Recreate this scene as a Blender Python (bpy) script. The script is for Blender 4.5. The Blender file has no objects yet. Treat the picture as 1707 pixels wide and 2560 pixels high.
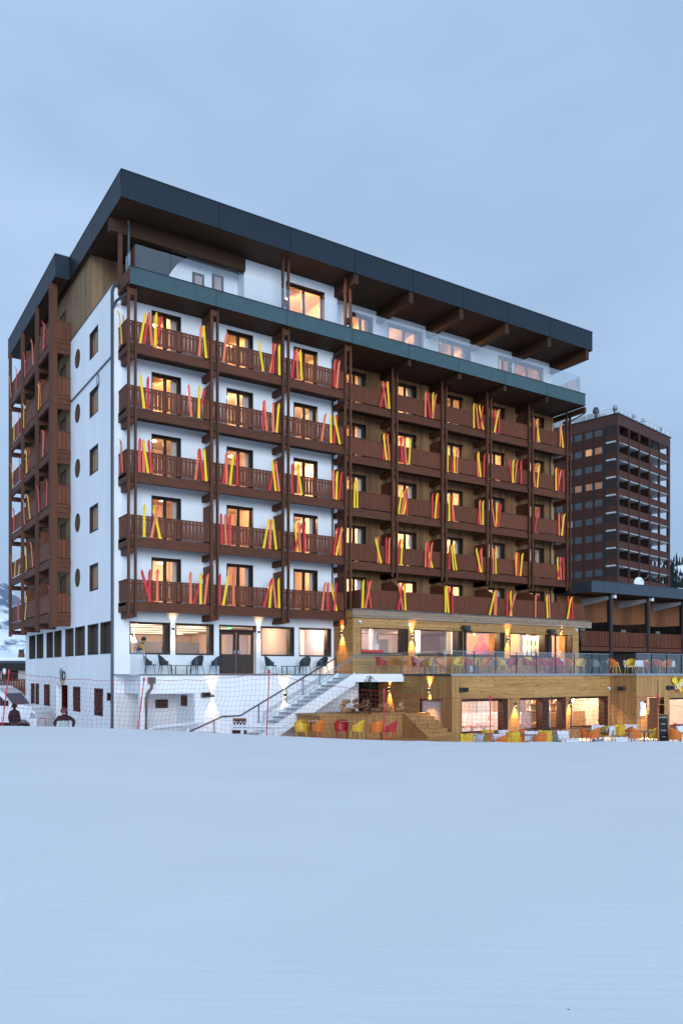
import bpy, math, random
from mathutils import Vector, Matrix, noise
random.seed(7)
R = math.radians
S = bpy.context.scene
COL = S.collection

# ------------------------------------------------------------------ camera
# world axes: X runs along the hotel's front, Y into its depth, Z = 0 at the eye
CAM = (-10.72, -33.55)
YAW = -32.83
cd = bpy.data.cameras.new('camera')
cam = bpy.data.objects.new('camera', cd)
COL.objects.link(cam)
cam.location = (CAM[0], CAM[1], 0)
cam.rotation_euler = (R(90), 0, R(YAW))
cd.sensor_fit = 'HORIZONTAL'
cd.sensor_width = 24
cd.lens = 27.99
cd.shift_y = 0.2367
cd.clip_start = .1
cd.clip_end = 12000
S.camera = cam

# ------------------------------------------------------------------ sky, sun, exposure
SUN_EL, SUN_ROT = 10, 196
w = bpy.data.worlds.new('World')
S.world = w
w.use_nodes = True
nt = w.node_tree
nt.nodes.clear()
out = nt.nodes.new('ShaderNodeOutputWorld')
bg = nt.nodes.new('ShaderNodeBackground')
sky = nt.nodes.new('ShaderNodeTexSky')
sky.sky_type = 'NISHITA'
sky.sun_disc = False
sky.sun_elevation = R(SUN_EL)
sky.sun_rotation = R(SUN_ROT)
sky.altitude = 2000
scale = nt.nodes.new('ShaderNodeVectorMath'); scale.operation = 'SCALE'
scale.inputs['Scale'].default_value = .05
tc = nt.nodes.new('ShaderNodeTexCoord')
sep = nt.nodes.new('ShaderNodeSeparateXYZ')
nt.links.new(tc.outputs['Generated'], sep.inputs[0])
ramp = nt.nodes.new('ShaderNodeValToRGB')
ramp.color_ramp.elements[0].position = 0.0
ramp.color_ramp.elements[0].color = (.30, .435, .65, 1)
ramp.color_ramp.elements[1].position = .75
ramp.color_ramp.elements[1].color = (.377, .536, .79, 1)
e = ramp.color_ramp.elements.new(.33); e.color = (.388, .546, .782, 1)
nt.links.new(sep.outputs['Z'], ramp.inputs['Fac'])
mp = nt.nodes.new('ShaderNodeMapping'); mp.inputs['Scale'].default_value = (1.6, 1.6, 4.2)
nt.links.new(tc.outputs['Generated'], mp.inputs[0])
cl = nt.nodes.new('ShaderNodeTexNoise'); cl.inputs['Scale'].default_value = 1.3; cl.inputs['Detail'].default_value = 5
cl.inputs['Roughness'].default_value = .5
nt.links.new(mp.outputs[0], cl.inputs['Vector'])
cr = nt.nodes.new('ShaderNodeMapRange')
cr.inputs[1].default_value = .3; cr.inputs[2].default_value = .7
cr.inputs[3].default_value = .88; cr.inputs[4].default_value = 1.09
nt.links.new(cl.outputs['Fac'], cr.inputs[0])
mul = nt.nodes.new('ShaderNodeVectorMath'); mul.operation = 'SCALE'
pale = nt.nodes.new('ShaderNodeMix'); pale.data_type = 'RGBA'; pf = nt.nodes.new('ShaderNodeMapRange')
pf.inputs[1].default_value = .42; pf.inputs[2].default_value = .75; pf.inputs[3].default_value = 0; pf.inputs[4].default_value = .55
nt.links.new(cl.outputs['Fac'], pf.inputs[0]); nt.links.new(pf.outputs[0], pale.inputs[0])
nt.links.new(ramp.outputs['Color'], pale.inputs[6]); pale.inputs[7].default_value = (.45, .58, .765, 1)
nt.links.new(pale.outputs[2], mul.inputs[0]); nt.links.new(cr.outputs[0], mul.inputs['Scale'])
mix = nt.nodes.new('ShaderNodeMix'); mix.data_type = 'RGBA'
mix.inputs[0].default_value = .9          # the cloud deck hides most of the clear sky
nt.links.new(sky.outputs[0], scale.inputs[0])
nt.links.new(scale.outputs[0], mix.inputs[6]); nt.links.new(mul.outputs[0], mix.inputs[7])
nt.links.new(mix.outputs[2], bg.inputs['Color'])
bg.inputs['Strength'].default_value = 1.2
nt.links.new(bg.outputs[0], out.inputs[0])

sl = bpy.data.lights.new('sun', 'SUN')
sl.energy = 2.6
sl.angle = R(28)
sl.color = (.74, .86, 1)
so = bpy.data.objects.new('sun', sl)
COL.objects.link(so)
so.rotation_euler = (R(90 - SUN_EL), 0, R(-16))

S.view_settings.view_transform = 'Standard'
S.view_settings.look = 'None'
S.view_settings.exposure = 0
S.view_settings.gamma = 1
S.render.engine = 'CYCLES'
S.cycles.use_denoising = True
S.cycles.max_bounces = 6
S.cycles.diffuse_bounces = 3
S.cycles.glossy_bounces = 3
S.cycles.transparent_max_bounces = 24
S.cycles.caustics_reflective = False
S.cycles.caustics_refractive = False
S.cycles.sample_clamp_indirect = 4

CY, SY = math.cos(R(-YAW)), math.sin(R(-YAW))
def at(px, d):
    """ground point at picture column px (of 1707) and distance d in front of the eye"""
    l = (px - 853.5) / 1991 * d
    return CAM[0] + l * CY + d * SY, CAM[1] - l * SY + d * CY
def ld(l, d):
    return CAM[0] + l * CY + d * SY, CAM[1] - l * SY + d * CY

# ------------------------------------------------------------------ materials
MATS = {}
def base_mat(name, rough=.6, spec=.3, metal=0):
    m = bpy.data.materials.new(name)
    m.use_nodes = True
    b = m.node_tree.nodes['Principled BSDF']
    b.inputs['Roughness'].default_value = rough
    b.inputs['Specular IOR Level'].default_value = spec
    b.inputs['Metallic'].default_value = metal
    MATS[name] = m
    return m, m.node_tree, b
def N(nt, t, **kw):
    n = nt.nodes.new(t)
    for k, v in kw.items():
        setattr(n, k, v)
    return n
def plain(name, col, rough=.6, spec=.3, metal=0, vary=.12, scale=6, bump=.15, rnd=.0, stretch=(1, 1, 1), bscale=None):
    """colour + noise variation + fine bump + optional variation per object"""
    m, nt, b = base_mat(name, rough, spec, metal)
    geo = N(nt, 'ShaderNodeNewGeometry')
    mp = N(nt, 'ShaderNodeMapping'); mp.inputs['Scale'].default_value = stretch
    nt.links.new(geo.outputs['Position'], mp.inputs[0])
    no = N(nt, 'ShaderNodeTexNoise'); no.inputs['Scale'].default_value = scale; no.inputs['Detail'].default_value = 6
    nt.links.new(mp.outputs[0], no.inputs['Vector'])
    mr = N(nt, 'ShaderNodeMapRange')
    mr.inputs[1].default_value = .25; mr.inputs[2].default_value = .75
    mr.inputs[3].default_value = 1 - vary; mr.inputs[4].default_value = 1 + vary
    nt.links.new(no.outputs['Fac'], mr.inputs[0])
    val = mr.outputs[0]
    if rnd:
        oi = N(nt, 'ShaderNodeObjectInfo')
        m2 = N(nt, 'ShaderNodeMapRange'); m2.inputs[3].default_value = 1 - rnd; m2.inputs[4].default_value = 1 + rnd
        nt.links.new(oi.outputs['Random'], m2.inputs[0])
        mm = N(nt, 'ShaderNodeMath', operation='MULTIPLY')
        nt.links.new(val, mm.inputs[0]); nt.links.new(m2.outputs[0], mm.inputs[1])
        val = mm.outputs[0]
    vm = N(nt, 'ShaderNodeVectorMath', operation='SCALE')
    vm.inputs[0].default_value = col
    nt.links.new(val, vm.inputs['Scale'])
    nt.links.new(vm.outputs[0], b.inputs['Base Color'])
    if bump:
        bp = N(nt, 'ShaderNodeBump'); bp.inputs['Strength'].default_value = bump; bp.inputs['Distance'].default_value = .02
        n2 = no
        if bscale:
            n2 = N(nt, 'ShaderNodeTexNoise'); n2.inputs['Scale'].default_value = bscale; n2.inputs['Detail'].default_value = 4
            nt.links.new(mp.outputs[0], n2.inputs['Vector'])
        nt.links.new(n2.outputs['Fac'], bp.inputs['Height']); nt.links.new(bp.outputs[0], b.inputs['Normal'])
    return m
def wood(name, col, dark, grain=(30, 30, 2.5), rough=.6, rnd=.18, knots=0, vary=.5):
    """stained timber: grain streaks along one axis, knots, every board its own tone"""
    m, nt, b = base_mat(name, rough, .25)
    geo = N(nt, 'ShaderNodeNewGeometry'); oi = N(nt, 'ShaderNodeObjectInfo')
    ad = N(nt, 'ShaderNodeVectorMath', operation='ADD')
    sc = N(nt, 'ShaderNodeVectorMath', operation='SCALE'); sc.inputs[0].default_value = (7, 11, 5)
    nt.links.new(oi.outputs['Random'], sc.inputs['Scale'])
    nt.links.new(geo.outputs['Position'], ad.inputs[0]); nt.links.new(sc.outputs[0], ad.inputs[1])
    mp = N(nt, 'ShaderNodeMapping'); mp.inputs['Scale'].default_value = grain
    nt.links.new(ad.outputs[0], mp.inputs[0])
    no = N(nt, 'ShaderNodeTexNoise'); no.inputs['Scale'].default_value = 1; no.inputs['Detail'].default_value = 5
    nt.links.new(mp.outputs[0], no.inputs['Vector'])
    cr = N(nt, 'ShaderNodeMix', data_type='RGBA')
    mr = N(nt, 'ShaderNodeMapRange'); mr.inputs[1].default_value = .5 - vary / 2; mr.inputs[2].default_value = .5 + vary / 2
    nt.links.new(no.outputs['Fac'], mr.inputs[0]); nt.links.new(mr.outputs[0], cr.inputs[0])
    cr.inputs[6].default_value = (*dark, 1); cr.inputs[7].default_value = (*col, 1)
    last = cr.outputs[2]
    if knots:
        vo = N(nt, 'ShaderNodeTexVoronoi'); vo.inputs['Scale'].default_value = knots
        nt.links.new(ad.outputs[0], vo.inputs['Vector'])
        k = N(nt, 'ShaderNodeMapRange'); k.inputs[1].default_value = .06; k.inputs[2].default_value = .2
        nt.links.new(vo.outputs['Distance'], k.inputs[0])
        mk = N(nt, 'ShaderNodeMix', data_type='RGBA')
        nt.links.new(k.outputs[0], mk.inputs[0])
        mk.inputs[6].default_value = (dark[0] * .45, dark[1] * .4, dark[2] * .4, 1); nt.links.new(last, mk.inputs[7])
        last = mk.outputs[2]
    m2 = N(nt, 'ShaderNodeMapRange'); m2.inputs[3].default_value = 1 - rnd; m2.inputs[4].default_value = 1 + rnd
    nt.links.new(oi.outputs['Random'], m2.inputs[0])
    vm = N(nt, 'ShaderNodeVectorMath', operation='SCALE')
    nt.links.new(last, vm.inputs[0]); nt.links.new(m2.outputs[0], vm.inputs['Scale'])
    nt.links.new(vm.outputs[0], b.inputs['Base Color'])
    bp = N(nt, 'ShaderNodeBump'); bp.inputs['Strength'].default_value = .35; bp.inputs['Distance'].default_value = .008
    nt.links.new(no.outputs['Fac'], bp.inputs['Height']); nt.links.new(bp.outputs[0], b.inputs['Normal'])
    return m
def cladding(name, col, dark, pitch=.135):
    """narrow vertical boards too fine to pick apart: groove, grain and one tone per board"""
    m, nt, b = base_mat(name, .65, .2)
    geo = N(nt, 'ShaderNodeNewGeometry')
    sp = N(nt, 'ShaderNodeSeparateXYZ'); nt.links.new(geo.outputs['Position'], sp.inputs[0])
    ad = N(nt, 'ShaderNodeMath', operation='ADD'); nt.links.new(sp.outputs[0], ad.inputs[0]); nt.links.new(sp.outputs[1], ad.inputs[1])
    dv = N(nt, 'ShaderNodeMath', operation='DIVIDE'); nt.links.new(ad.outputs[0], dv.inputs[0]); dv.inputs[1].default_value = pitch
    fl = N(nt, 'ShaderNodeMath', operation='FLOOR'); nt.links.new(dv.outputs[0], fl.inputs[0])
    fr = N(nt, 'ShaderNodeMath', operation='FRACT'); nt.links.new(dv.outputs[0], fr.inputs[0])
    wn = N(nt, 'ShaderNodeTexWhiteNoise', noise_dimensions='1D'); nt.links.new(fl.outputs[0], wn.inputs['W'])
    mp = N(nt, 'ShaderNodeMapping'); mp.inputs['Scale'].default_value = (28, 28, 1.6)
    nt.links.new(geo.outputs['Position'], mp.inputs[0])
    no = N(nt, 'ShaderNodeTexNoise'); no.inputs['Scale'].default_value = 1; no.inputs['Detail'].default_value = 5
    nt.links.new(mp.outputs[0], no.inputs['Vector'])
    # weathering: large soft patches, each board bleached by its own amount
    n3 = N(nt, 'ShaderNodeTexNoise'); n3.inputs['Scale'].default_value = .9; n3.inputs['Detail'].default_value = 3
    nt.links.new(geo.outputs['Position'], n3.inputs['Vector'])
    a1 = N(nt, 'ShaderNodeMath', operation='MULTIPLY_ADD'); nt.links.new(wn.outputs['Value'], a1.inputs[0]); a1.inputs[1].default_value = .45
    nt.links.new(no.outputs['Fac'], a1.inputs[2])
    a2 = N(nt, 'ShaderNodeMath', operation='MULTIPLY_ADD'); nt.links.new(n3.outputs['Fac'], a2.inputs[0]); a2.inputs[1].default_value = .5
    nt.links.new(a1.outputs[0], a2.inputs[2])
    mr = N(nt, 'ShaderNodeMapRange'); mr.inputs[1].default_value = .6; mr.inputs[2].default_value = 1.35
    nt.links.new(a2.outputs[0], mr.inputs[0])
    mx = N(nt, 'ShaderNodeMix', data_type='RGBA'); nt.links.new(mr.outputs[0], mx.inputs[0])
    mx.inputs[6].default_value = (*dark, 1); mx.inputs[7].default_value = (*col, 1)
    nt.links.new(mx.outputs[2], b.inputs['Base Color'])
    g = N(nt, 'ShaderNodeMath', operation='COMPARE'); nt.links.new(fr.outputs[0], g.inputs[0]); g.inputs[1].default_value = .0; g.inputs[2].default_value = .07
    iv = N(nt, 'ShaderNodeMath', operation='SUBTRACT'); iv.inputs[0].default_value = 1; nt.links.new(g.outputs[0], iv.inputs[1])
    bp = N(nt, 'ShaderNodeBump'); bp.inputs['Strength'].default_value = .9; bp.inputs['Distance'].default_value = .02
    nt.links.new(iv.outputs[0], bp.inputs['Height']); nt.links.new(bp.outputs[0], b.inputs['Normal'])
    return m
def glass(name, tint=(.93, .97, .97), refl=.08, rough=.02, graz=.9):
    m = bpy.data.materials.new(name); m.use_nodes = True; nt = m.node_tree; nt.nodes.clear()
    o = N(nt, 'ShaderNodeOutputMaterial'); mx = N(nt, 'ShaderNodeMixShader')
    tr = N(nt, 'ShaderNodeBsdfTransparent'); tr.inputs[0].default_value = (*tint, 1)
    gl = N(nt, 'ShaderNodeBsdfGlossy'); gl.inputs['Roughness'].default_value = rough; gl.inputs[0].default_value = (1, 1, 1, 1)
    lw = N(nt, 'ShaderNodeFresnel'); lw.inputs['IOR'].default_value = 1.5
    mr = N(nt, 'ShaderNodeMapRange'); mr.inputs[1].default_value = .04; mr.inputs[2].default_value = 1
    mr.inputs[3].default_value = refl; mr.inputs[4].default_value = graz
    nt.links.new(lw.outputs[0], mr.inputs[0]); nt.links.new(mr.outputs[0], mx.inputs[0])
    nt.links.new(tr.outputs[0], mx.inputs[1]); nt.links.new(gl.outputs[0], mx.inputs[2]); nt.links.new(mx.outputs[0], o.inputs[0])
    MATS[name] = m
    return m
def emit(name, col, strength):
    m = bpy.data.materials.new(name); m.use_nodes = True; nt = m.node_tree; nt.nodes.clear()
    o = N(nt, 'ShaderNodeOutputMaterial'); e = N(nt, 'ShaderNodeEmission')
    e.inputs[0].default_value = (*col, 1); e.inputs[1].default_value = strength
    nt.links.new(e.outputs[0], o.inputs[0]); MATS[name] = m
    return m

plain('stucco', (.80, .81, .83), .85, .15, vary=.055, scale=.9, bump=.35, bscale=38, stretch=(1, 1, .3))
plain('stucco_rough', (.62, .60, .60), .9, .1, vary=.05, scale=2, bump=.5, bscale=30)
wood('brown_wood', (.172, .053, .025), (.088, .028, .014), (34, 34, 2.2), .62, .16)
wood('brown_beam', (.135, .044, .021), (.066, .022, .011), (2.2, 20, 34), .65, .1)
wood('post_wood', (.125, .045, .022), (.062, .023, .012), (34, 34, 2.2), .62, .16)
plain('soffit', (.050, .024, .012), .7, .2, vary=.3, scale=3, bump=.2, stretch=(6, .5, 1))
plain('dark_frame', (.030, .016, .010), .5, .3, vary=.2, scale=8, bump=.1)
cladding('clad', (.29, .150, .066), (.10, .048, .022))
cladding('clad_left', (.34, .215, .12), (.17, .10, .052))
wood('roof_timber', (.062, .028, .013), (.030, .014, .007), (20, 2.2, 34), .65, .1)
wood('board_h', (.50, .280, .100), (.31, .160, .055), (1.4, 14, 16), .6, .14, knots=3.0)
wood('board_hy', (.50, .280, .100), (.31, .160, .055), (14, 1.4, 16), .6, .14, knots=3.0)
wood('board_v', (.48, .265, .095), (.30, .155, .055), (16, 16, 1.4), .6, .14, knots=3.0)
wood('board_grey', (.34, .25, .18), (.22, .15, .10), (1.4, 14, 16), .65, .14, knots=3)
plain('roof_slate', (.007, .017, .029), .42, .5, vary=.15, scale=2.5, bump=.05, rnd=.06)
plain('band_slate', (.050, .094, .104), .45, .45, vary=.12, scale=2.5, bump=.05, rnd=.05)
plain('pipe', (.035, .045, .055), .4, .5, vary=.1, bump=0)
plain('pipe_brown', (.10, .075, .06), .45, .4, vary=.1, bump=0)
plain('steel', (.55, .57, .60), .3, .5, metal=.9, vary=.05, bump=0)
plain('dark_metal', (.03, .032, .036), .45, .5, vary=.1, bump=0)
plain('concrete', (.42, .43, .45), .85, .2, vary=.12, scale=4, bump=.2)
plain('white_paint', (.78, .79, .80), .5, .3, vary=.04, bump=.05)
plain('plaster_room', (.74, .66, .60), .8, .1, vary=.04, scale=1, bump=0)
plain('plaster_pink', (.72, .58, .52), .8, .1, vary=.04, scale=1, bump=0)
plain('lavender', (.55, .50, .60), .8, .1, vary=.12, scale=.8, bump=0)
plain('room_orange', (.66, .38, .15), .8, .1, vary=.08, scale=1, bump=0)
plain('room_grey', (.22, .22, .27), .7, .2, vary=.1, scale=1, bump=0)
plain('room_floor', (.25, .16, .09), .5, .3, vary=.2, scale=2, bump=0)
plain('curtain', (.60, .50, .44), .9, .05, vary=.15, scale=5, bump=.3, stretch=(6, 6, .2))
plain('curtain_blue', (.50, .56, .62), .9, .05, vary=.2, scale=3, bump=.3, stretch=(5, 5, .2))
plain('shutter_wood', (.13, .060, .026), .6, .2, vary=.25, scale=3, bump=.2, stretch=(8, 8, .6))
plain('ski_yellow', (.85, .53, .01), .35, .5, vary=.08, bump=.04)
plain('ski_red', (.60, .028, .025), .35, .5, vary=.1, bump=.04)
plain('ski_coral', (.74, .155, .065), .35, .5, vary=.1, bump=.04)
plain('chair_black', (.02, .021, .022), .5, .4, vary=.1, bump=0)
plain('chair_yellow', (.70, .42, .03), .45, .4, vary=.1, bump=0)
plain('chair_orange', (.66, .17, .02), .45, .4, vary=.1, bump=0)
plain('chair_red', (.42, .025, .025), .45, .4, vary=.1, bump=0)
plain('chair_grey', (.14, .17, .16), .5, .4, vary=.1, bump=0)
plain('blanket_white', (.72, .72, .74), .95, .05, vary=.08, scale=14, bump=.6)
plain('blanket_yellow', (.66, .52, .04), .95, .05, vary=.1, scale=14, bump=.6)
plain('blanket_grey', (.20, .24, .28), .95, .05, vary=.15, scale=14, bump=.6)
plain('net_red', (.38, .025, .035), .6, .2, vary=.15, bump=0)
plain('post_red', (.55, .03, .05), .45, .4, vary=.1, bump=0)
plain('pole_yellow', (.55, .33, .06), .5, .3, vary=.1, bump=0)
plain('tower_brown', (.046, .014, .008), .6, .25, vary=.18, scale=1.5, bump=.1)
plain('tower_brown_pale', (.062, .026, .019), .6, .25, vary=.12, scale=1.2, bump=.1)
plain('tower_rail', (.060, .019, .010), .6, .25, vary=.2, scale=2, bump=.1, stretch=(4, 4, .3))
plain('tower_dark', (.022, .014, .012), .6, .3, vary=.2, bump=0)
plain('chalet_wood', (.20, .075, .03), .6, .2, vary=.35, scale=2, bump=.2, stretch=(5, 5, .4))
plain('chalet_dark', (.020, .016, .015), .6, .3, vary=.2, bump=0)
plain('slate_blue', (.035, .05, .066), .4, .5, vary=.15, bump=.05)
plain('snow_white', (.86, .88, .90), .7, .2, vary=.03, scale=2, bump=.2)
plain('car_white', (.70, .72, .74), .25, .5, vary=.03, bump=0)
plain('rubber', (.015, .015, .016), .8, .2, vary=.1, bump=0)
plain('dark_glass', (.025, .035, .05), .25, .4, vary=.1, bump=0)
plain('jacket_dark', (.018, .018, .022), .8, .15, vary=.2, bump=.3, scale=10)
plain('jacket_white', (.42, .48, .48), .8, .15, vary=.12, bump=.3, scale=10)
plain('trousers', (.05, .045, .045), .85, .1, vary=.2, bump=.2)
plain('skin', (.52, .30, .21), .55, .3, vary=.08, bump=0)
plain('hair_dark', (.02, .014, .01), .6, .3, vary=.2, bump=.2, scale=30)
plain('helmet', (.08, .02, .02), .3, .5, vary=.1, bump=0)
plain('shirt_yellow', (.72, .42, .08), .8, .1, vary=.1, bump=.1)
plain('apron', (.04, .05, .08), .8, .1, vary=.1, bump=.1)
plain('slate_board', (.018, .019, .02), .7, .2, vary=.3, bump=.05)
plain('chalk', (.75, .75, .73), .9, .05, vary=.1, bump=0)
plain('frame_wood', (.30, .12, .05), .6, .2, vary=.2, bump=.1)
plain('needles', (.045, .080, .036), .7, .2, vary=.35, scale=9, bump=0)
plain('wood_needles', (.016, .026, .022), .8, .15, vary=.35, scale=.3, bump=0)
plain('lit_amber_wood', (.42, .18, .045), .6, .2, vary=.25, scale=3, bump=.2, stretch=(8, 8, .6))  # brighter amber base carries the faint light inside the left end windows
plain('bark', (.07, .045, .03), .9, .1, vary=.3, scale=20, bump=.4)
plain('log_end', (.36, .22, .11), .8, .1, vary=.2, scale=10, bump=.2, rnd=.25)
plain('counter_wood', (.40, .22, .09), .5, .3, vary=.15, bump=.1)
plain('bottle_green', (.03, .10, .03), .15, .6, vary=.1, bump=0, rnd=.3)
plain('bottle_amber', (.30, .12, .02), .15, .6, vary=.1, bump=0, rnd=.3)
plain('red_cloth', (.65, .05, .035), .6, .2, vary=.15, bump=.1)
plain('ink', (.02, .02, .03), .6, .2, vary=0, bump=0)
plain('paper', (.80, .80, .78), .8, .1, vary=.03, bump=0)
plain('sign_yellow', (.75, .55, .04), .5, .3, vary=.05, bump=0)
plain('sign_orange', (.70, .22, .04), .5, .3, vary=.05, bump=0)
plain('sign_red', (.45, .05, .05), .5, .3, vary=.05, bump=0)
plain('logo_red', (.45, .05, .07), .5, .3, vary=.05, bump=0)
glass('pane', (.95, .97, .98), .02, .01, .5)
glass('pane_dark', (.30, .32, .35), .10, .01, .6)
glass('glass_rail', (.95, .975, .975), .018, .01, .26)
glass('glass_terrace', (.95, .965, .97), .11, .02, .55)
glass('pane_plain', (.97, .97, .96), .006, .02, .12)
emit('bulb', (1, .72, .42), 14)
emit('bulb_soft', (1, .74, .45), 5)
plain('door_dark', (.045, .022, .012), .4, .35, vary=.25, scale=3, bump=.15, stretch=(8, 8, .6))
plain('pane_lit_dim', (.42, .30, .27), .15, .5, vary=.25, scale=2, bump=0)
emit('panel_glow', (1, .80, .58), 1.6)
emit('exit_green', (.35, .9, .55), 1.2)

# ------------------------------------------------------------------ mesh helpers
class MB:
    def __init__(s):
        s.v, s.f, s.m = [], [], []
    def add(s, vs, fs, mi=0):
        o = len(s.v); s.v += [tuple(p) for p in vs]; s.f += [tuple(i + o for i in f) for f in fs]; s.m += [mi] * len(fs)
    def box(s, x0, x1, y0, y1, z0, z1, mi=0, P=None):
        q = [(x0, y0, z0), (x1, y0, z0), (x1, y1, z0), (x0, y1, z0), (x0, y0, z1), (x1, y0, z1), (x1, y1, z1), (x0, y1, z1)]
        if P: q = [P(u, z, n) for u, n, z in q]
        s.add(q, [(0, 3, 2, 1), (4, 5, 6, 7), (0, 1, 5, 4), (1, 2, 6, 5), (2, 3, 7, 6), (3, 0, 4, 7)], mi)
        return s
    def quad(s, a, b, c, d, mi=0):
        s.add([a, b, c, d], [(0, 1, 2, 3)], mi); return s
    def bar(s, a, b, wd, ht, up=(0, 0, 1), mi=0):
        a, b = Vector(a), Vector(b); d = (b - a).normalized(); u = Vector(up)
        r = d.cross(u)
        if r.length < 1e-5: r = d.cross(Vector((1, 0, 0)))
        r.normalize(); u = r.cross(d).normalized(); r *= wd / 2; u *= ht / 2
        q = [a - r - u, a + r - u, a + r + u, a - r + u, b - r - u, b + r - u, b + r + u, b - r + u]
        s.add(q, [(0, 3, 2, 1), (4, 5, 6, 7), (0, 1, 5, 4), (1, 2, 6, 5), (2, 3, 7, 6), (3, 0, 4, 7)], mi); return s
    def tube(s, pts, r, n=6, mi=0, cap=True):
        pts = [Vector(p) for p in pts]; o = len(s.v); rs = r if isinstance(r, (list, tuple)) else [r] * len(pts)
        for i, p in enumerate(pts):
            t = (pts[min(i + 1, len(pts) - 1)] - pts[max(i - 1, 0)]).normalized()
            a = t.cross(Vector((0, 0, 1)))
            if a.length < 1e-3: a = t.cross(Vector((0, 1, 0)))
            a.normalize(); b = a.cross(t)
            for k in range(n):
                th = 2 * math.pi * k / n
                s.v.append(tuple(p + (a * math.cos(th) + b * math.sin(th)) * rs[i]))
        for i in range(len(pts) - 1):
            for k in range(n):
                s.f.append((o + i * n + k, o + i * n + (k + 1) % n, o + (i + 1) * n + (k + 1) % n, o + (i + 1) * n + k)); s.m.append(mi)
        if cap:
            s.f.append(tuple(o + k for k in range(n))[::-1]); s.m.append(mi)
            e = o + (len(pts) - 1) * n; s.f.append(tuple(e + k for k in range(n))); s.m.append(mi)
        return s
    def lathe(s, prof, c=(0, 0, 0), n=12, mi=0):
        o = len(s.v)
        for r, z in prof:
            for k in range(n):
                th = 2 * math.pi * k / n
                s.v.append((c[0] + r * math.cos(th), c[1] + r * math.sin(th), c[2] + z))
        for i in range(len(prof) - 1):
            for k in range(n):
                s.f.append((o + i * n + k, o + i * n + (k + 1) % n, o + (i + 1) * n + (k + 1) % n, o + (i + 1) * n + k)); s.m.append(mi)
        s.f.append(tuple(o + k for k in range(n))[::-1]); s.m.append(mi)
        e = o + (len(prof) - 1) * n; s.f.append(tuple(e + k for k in range(n))); s.m.append(mi)
        return s
    def prism(s, poly, P, n0, n1, mi=0):
        """polygon in (u, z) pushed from depth n0 to n1"""
        k = len(poly); q = [P(u, z, n0) for u, z in poly] + [P(u, z, n1) for u, z in poly]
        s.add(q, [tuple(range(k))[::-1], tuple(range(k, 2 * k))] + [(i, (i + 1) % k, k + (i + 1) % k, k + i) for i in range(k)], mi); return s
    def mesh(s, name, mats, smooth=False):
        me = bpy.data.meshes.new(name); me.from_pydata(s.v, [], s.f)
        for m in (mats if isinstance(mats, (list, tuple)) else [mats]): me.materials.append(MATS[m])
        if any(s.m): me.polygons.foreach_set('material_index', s.m)
        if smooth: me.polygons.foreach_set('use_smooth', [True] * len(me.polygons))
        me.update(); return me
def link(name, data, parent=None, loc=None, rot=None):
    o = bpy.data.objects.new(name, data); COL.objects.link(o)
    if parent is not None:
        o.parent = parent
        if loc is None and parent.type == 'EMPTY' and parent.parent is None and parent.get('absolute'):
            o.location = -parent.location
    if loc is not None: o.location = loc
    if rot is not None: o.rotation_euler = rot
    return o
def build(name, mb, mats, parent=None, loc=None, rot=None, smooth=False):
    return link(name, mb.mesh(name, mats, smooth), parent, loc, rot)
def tag(o, label=None, cat=None, group=None, kind=None):
    if label: o['label'] = label
    if cat: o['category'] = cat
    if group: o['group'] = group
    if kind: o['kind'] = kind
    return o
def thing(name, label, cat, loc=(0, 0, 0), rz=0, group=None, absolute=False):
    """an Empty at the thing's base; absolute: its parts are given in world coordinates"""
    o = bpy.data.objects.new(name, None); COL.objects.link(o); o.empty_display_size = .2
    o.location = Vector(loc); o.rotation_euler = (0, 0, rz)
    if absolute: o['absolute'] = 1
    return tag(o, label, cat, group)
def front(y0): return lambda u, z, n: (u, y0 + n, z)
def side(x0): return lambda u, z, n: (x0 + n, u, z)
def wall(mb, P, u0, u1, z0, z1, holes, rev, mi=0, mr=None):
    """wall sheet with openings and their reveals"""
    us = sorted({u0, u1} | {h[0] for h in holes} | {h[1] for h in holes}); zs = sorted({z0, z1} | {h[2] for h in holes} | {h[3] for h in holes})
    us = [u for u in us if u0 <= u <= u1]; zs = [z for z in zs if z0 <= z <= z1]
    for a, b in zip(us, us[1:]):
        run = None
        for c, d in zip(zs, zs[1:]):
            um, zm = (a + b) / 2, (c + d) / 2
            hit = any(h[0] < um < h[1] and h[2] < zm < h[3] for h in holes)
            if not hit: mb.quad(P(a, c, 0), P(b, c, 0), P(b, d, 0), P(a, d, 0), mi)
    mr = mi if mr is None else mr
    mr0 = mr
    for h in holes:
        a, b, c, d = h[:4]; mr = h[4] if len(h) > 4 else mr0
        mb.quad(P(a, c, 0), P(a, d, 0), P(a, d, rev), P(a, c, rev), mr); mb.quad(P(b, c, 0), P(b, c, rev), P(b, d, rev), P(b, d, 0), mr)
        mb.quad(P(a, d, 0), P(b, d, 0), P(b, d, rev), P(a, d, rev), mr); mb.quad(P(a, c, 0), P(a, c, rev), P(b, c, rev), P(b, c, 0), mr)
LK, SK = 10.0, 11.0      # how bright rooms and wall lamps burn against the dusk
def lamp(name, loc, power, col=(1, .66, .36), parent=None, r=.08, kind='POINT', rot=None, spot=60, blend=.5):
    l = bpy.data.lights.new(name, kind); l.energy = power * (LK if kind == 'POINT' else SK); l.color = col; l.shadow_soft_size = r
    if kind == 'SPOT': l.spot_size = R(spot); l.spot_blend = blend
    o = bpy.data.objects.new(name, l); COL.objects.link(o); o.location = loc
    if rot: o.rotation_euler = rot
    if parent is not None:
        o.parent = parent
        root = parent
        if parent.get('absolute'): o.location = Vector(loc) - parent.location
    return o
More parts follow.
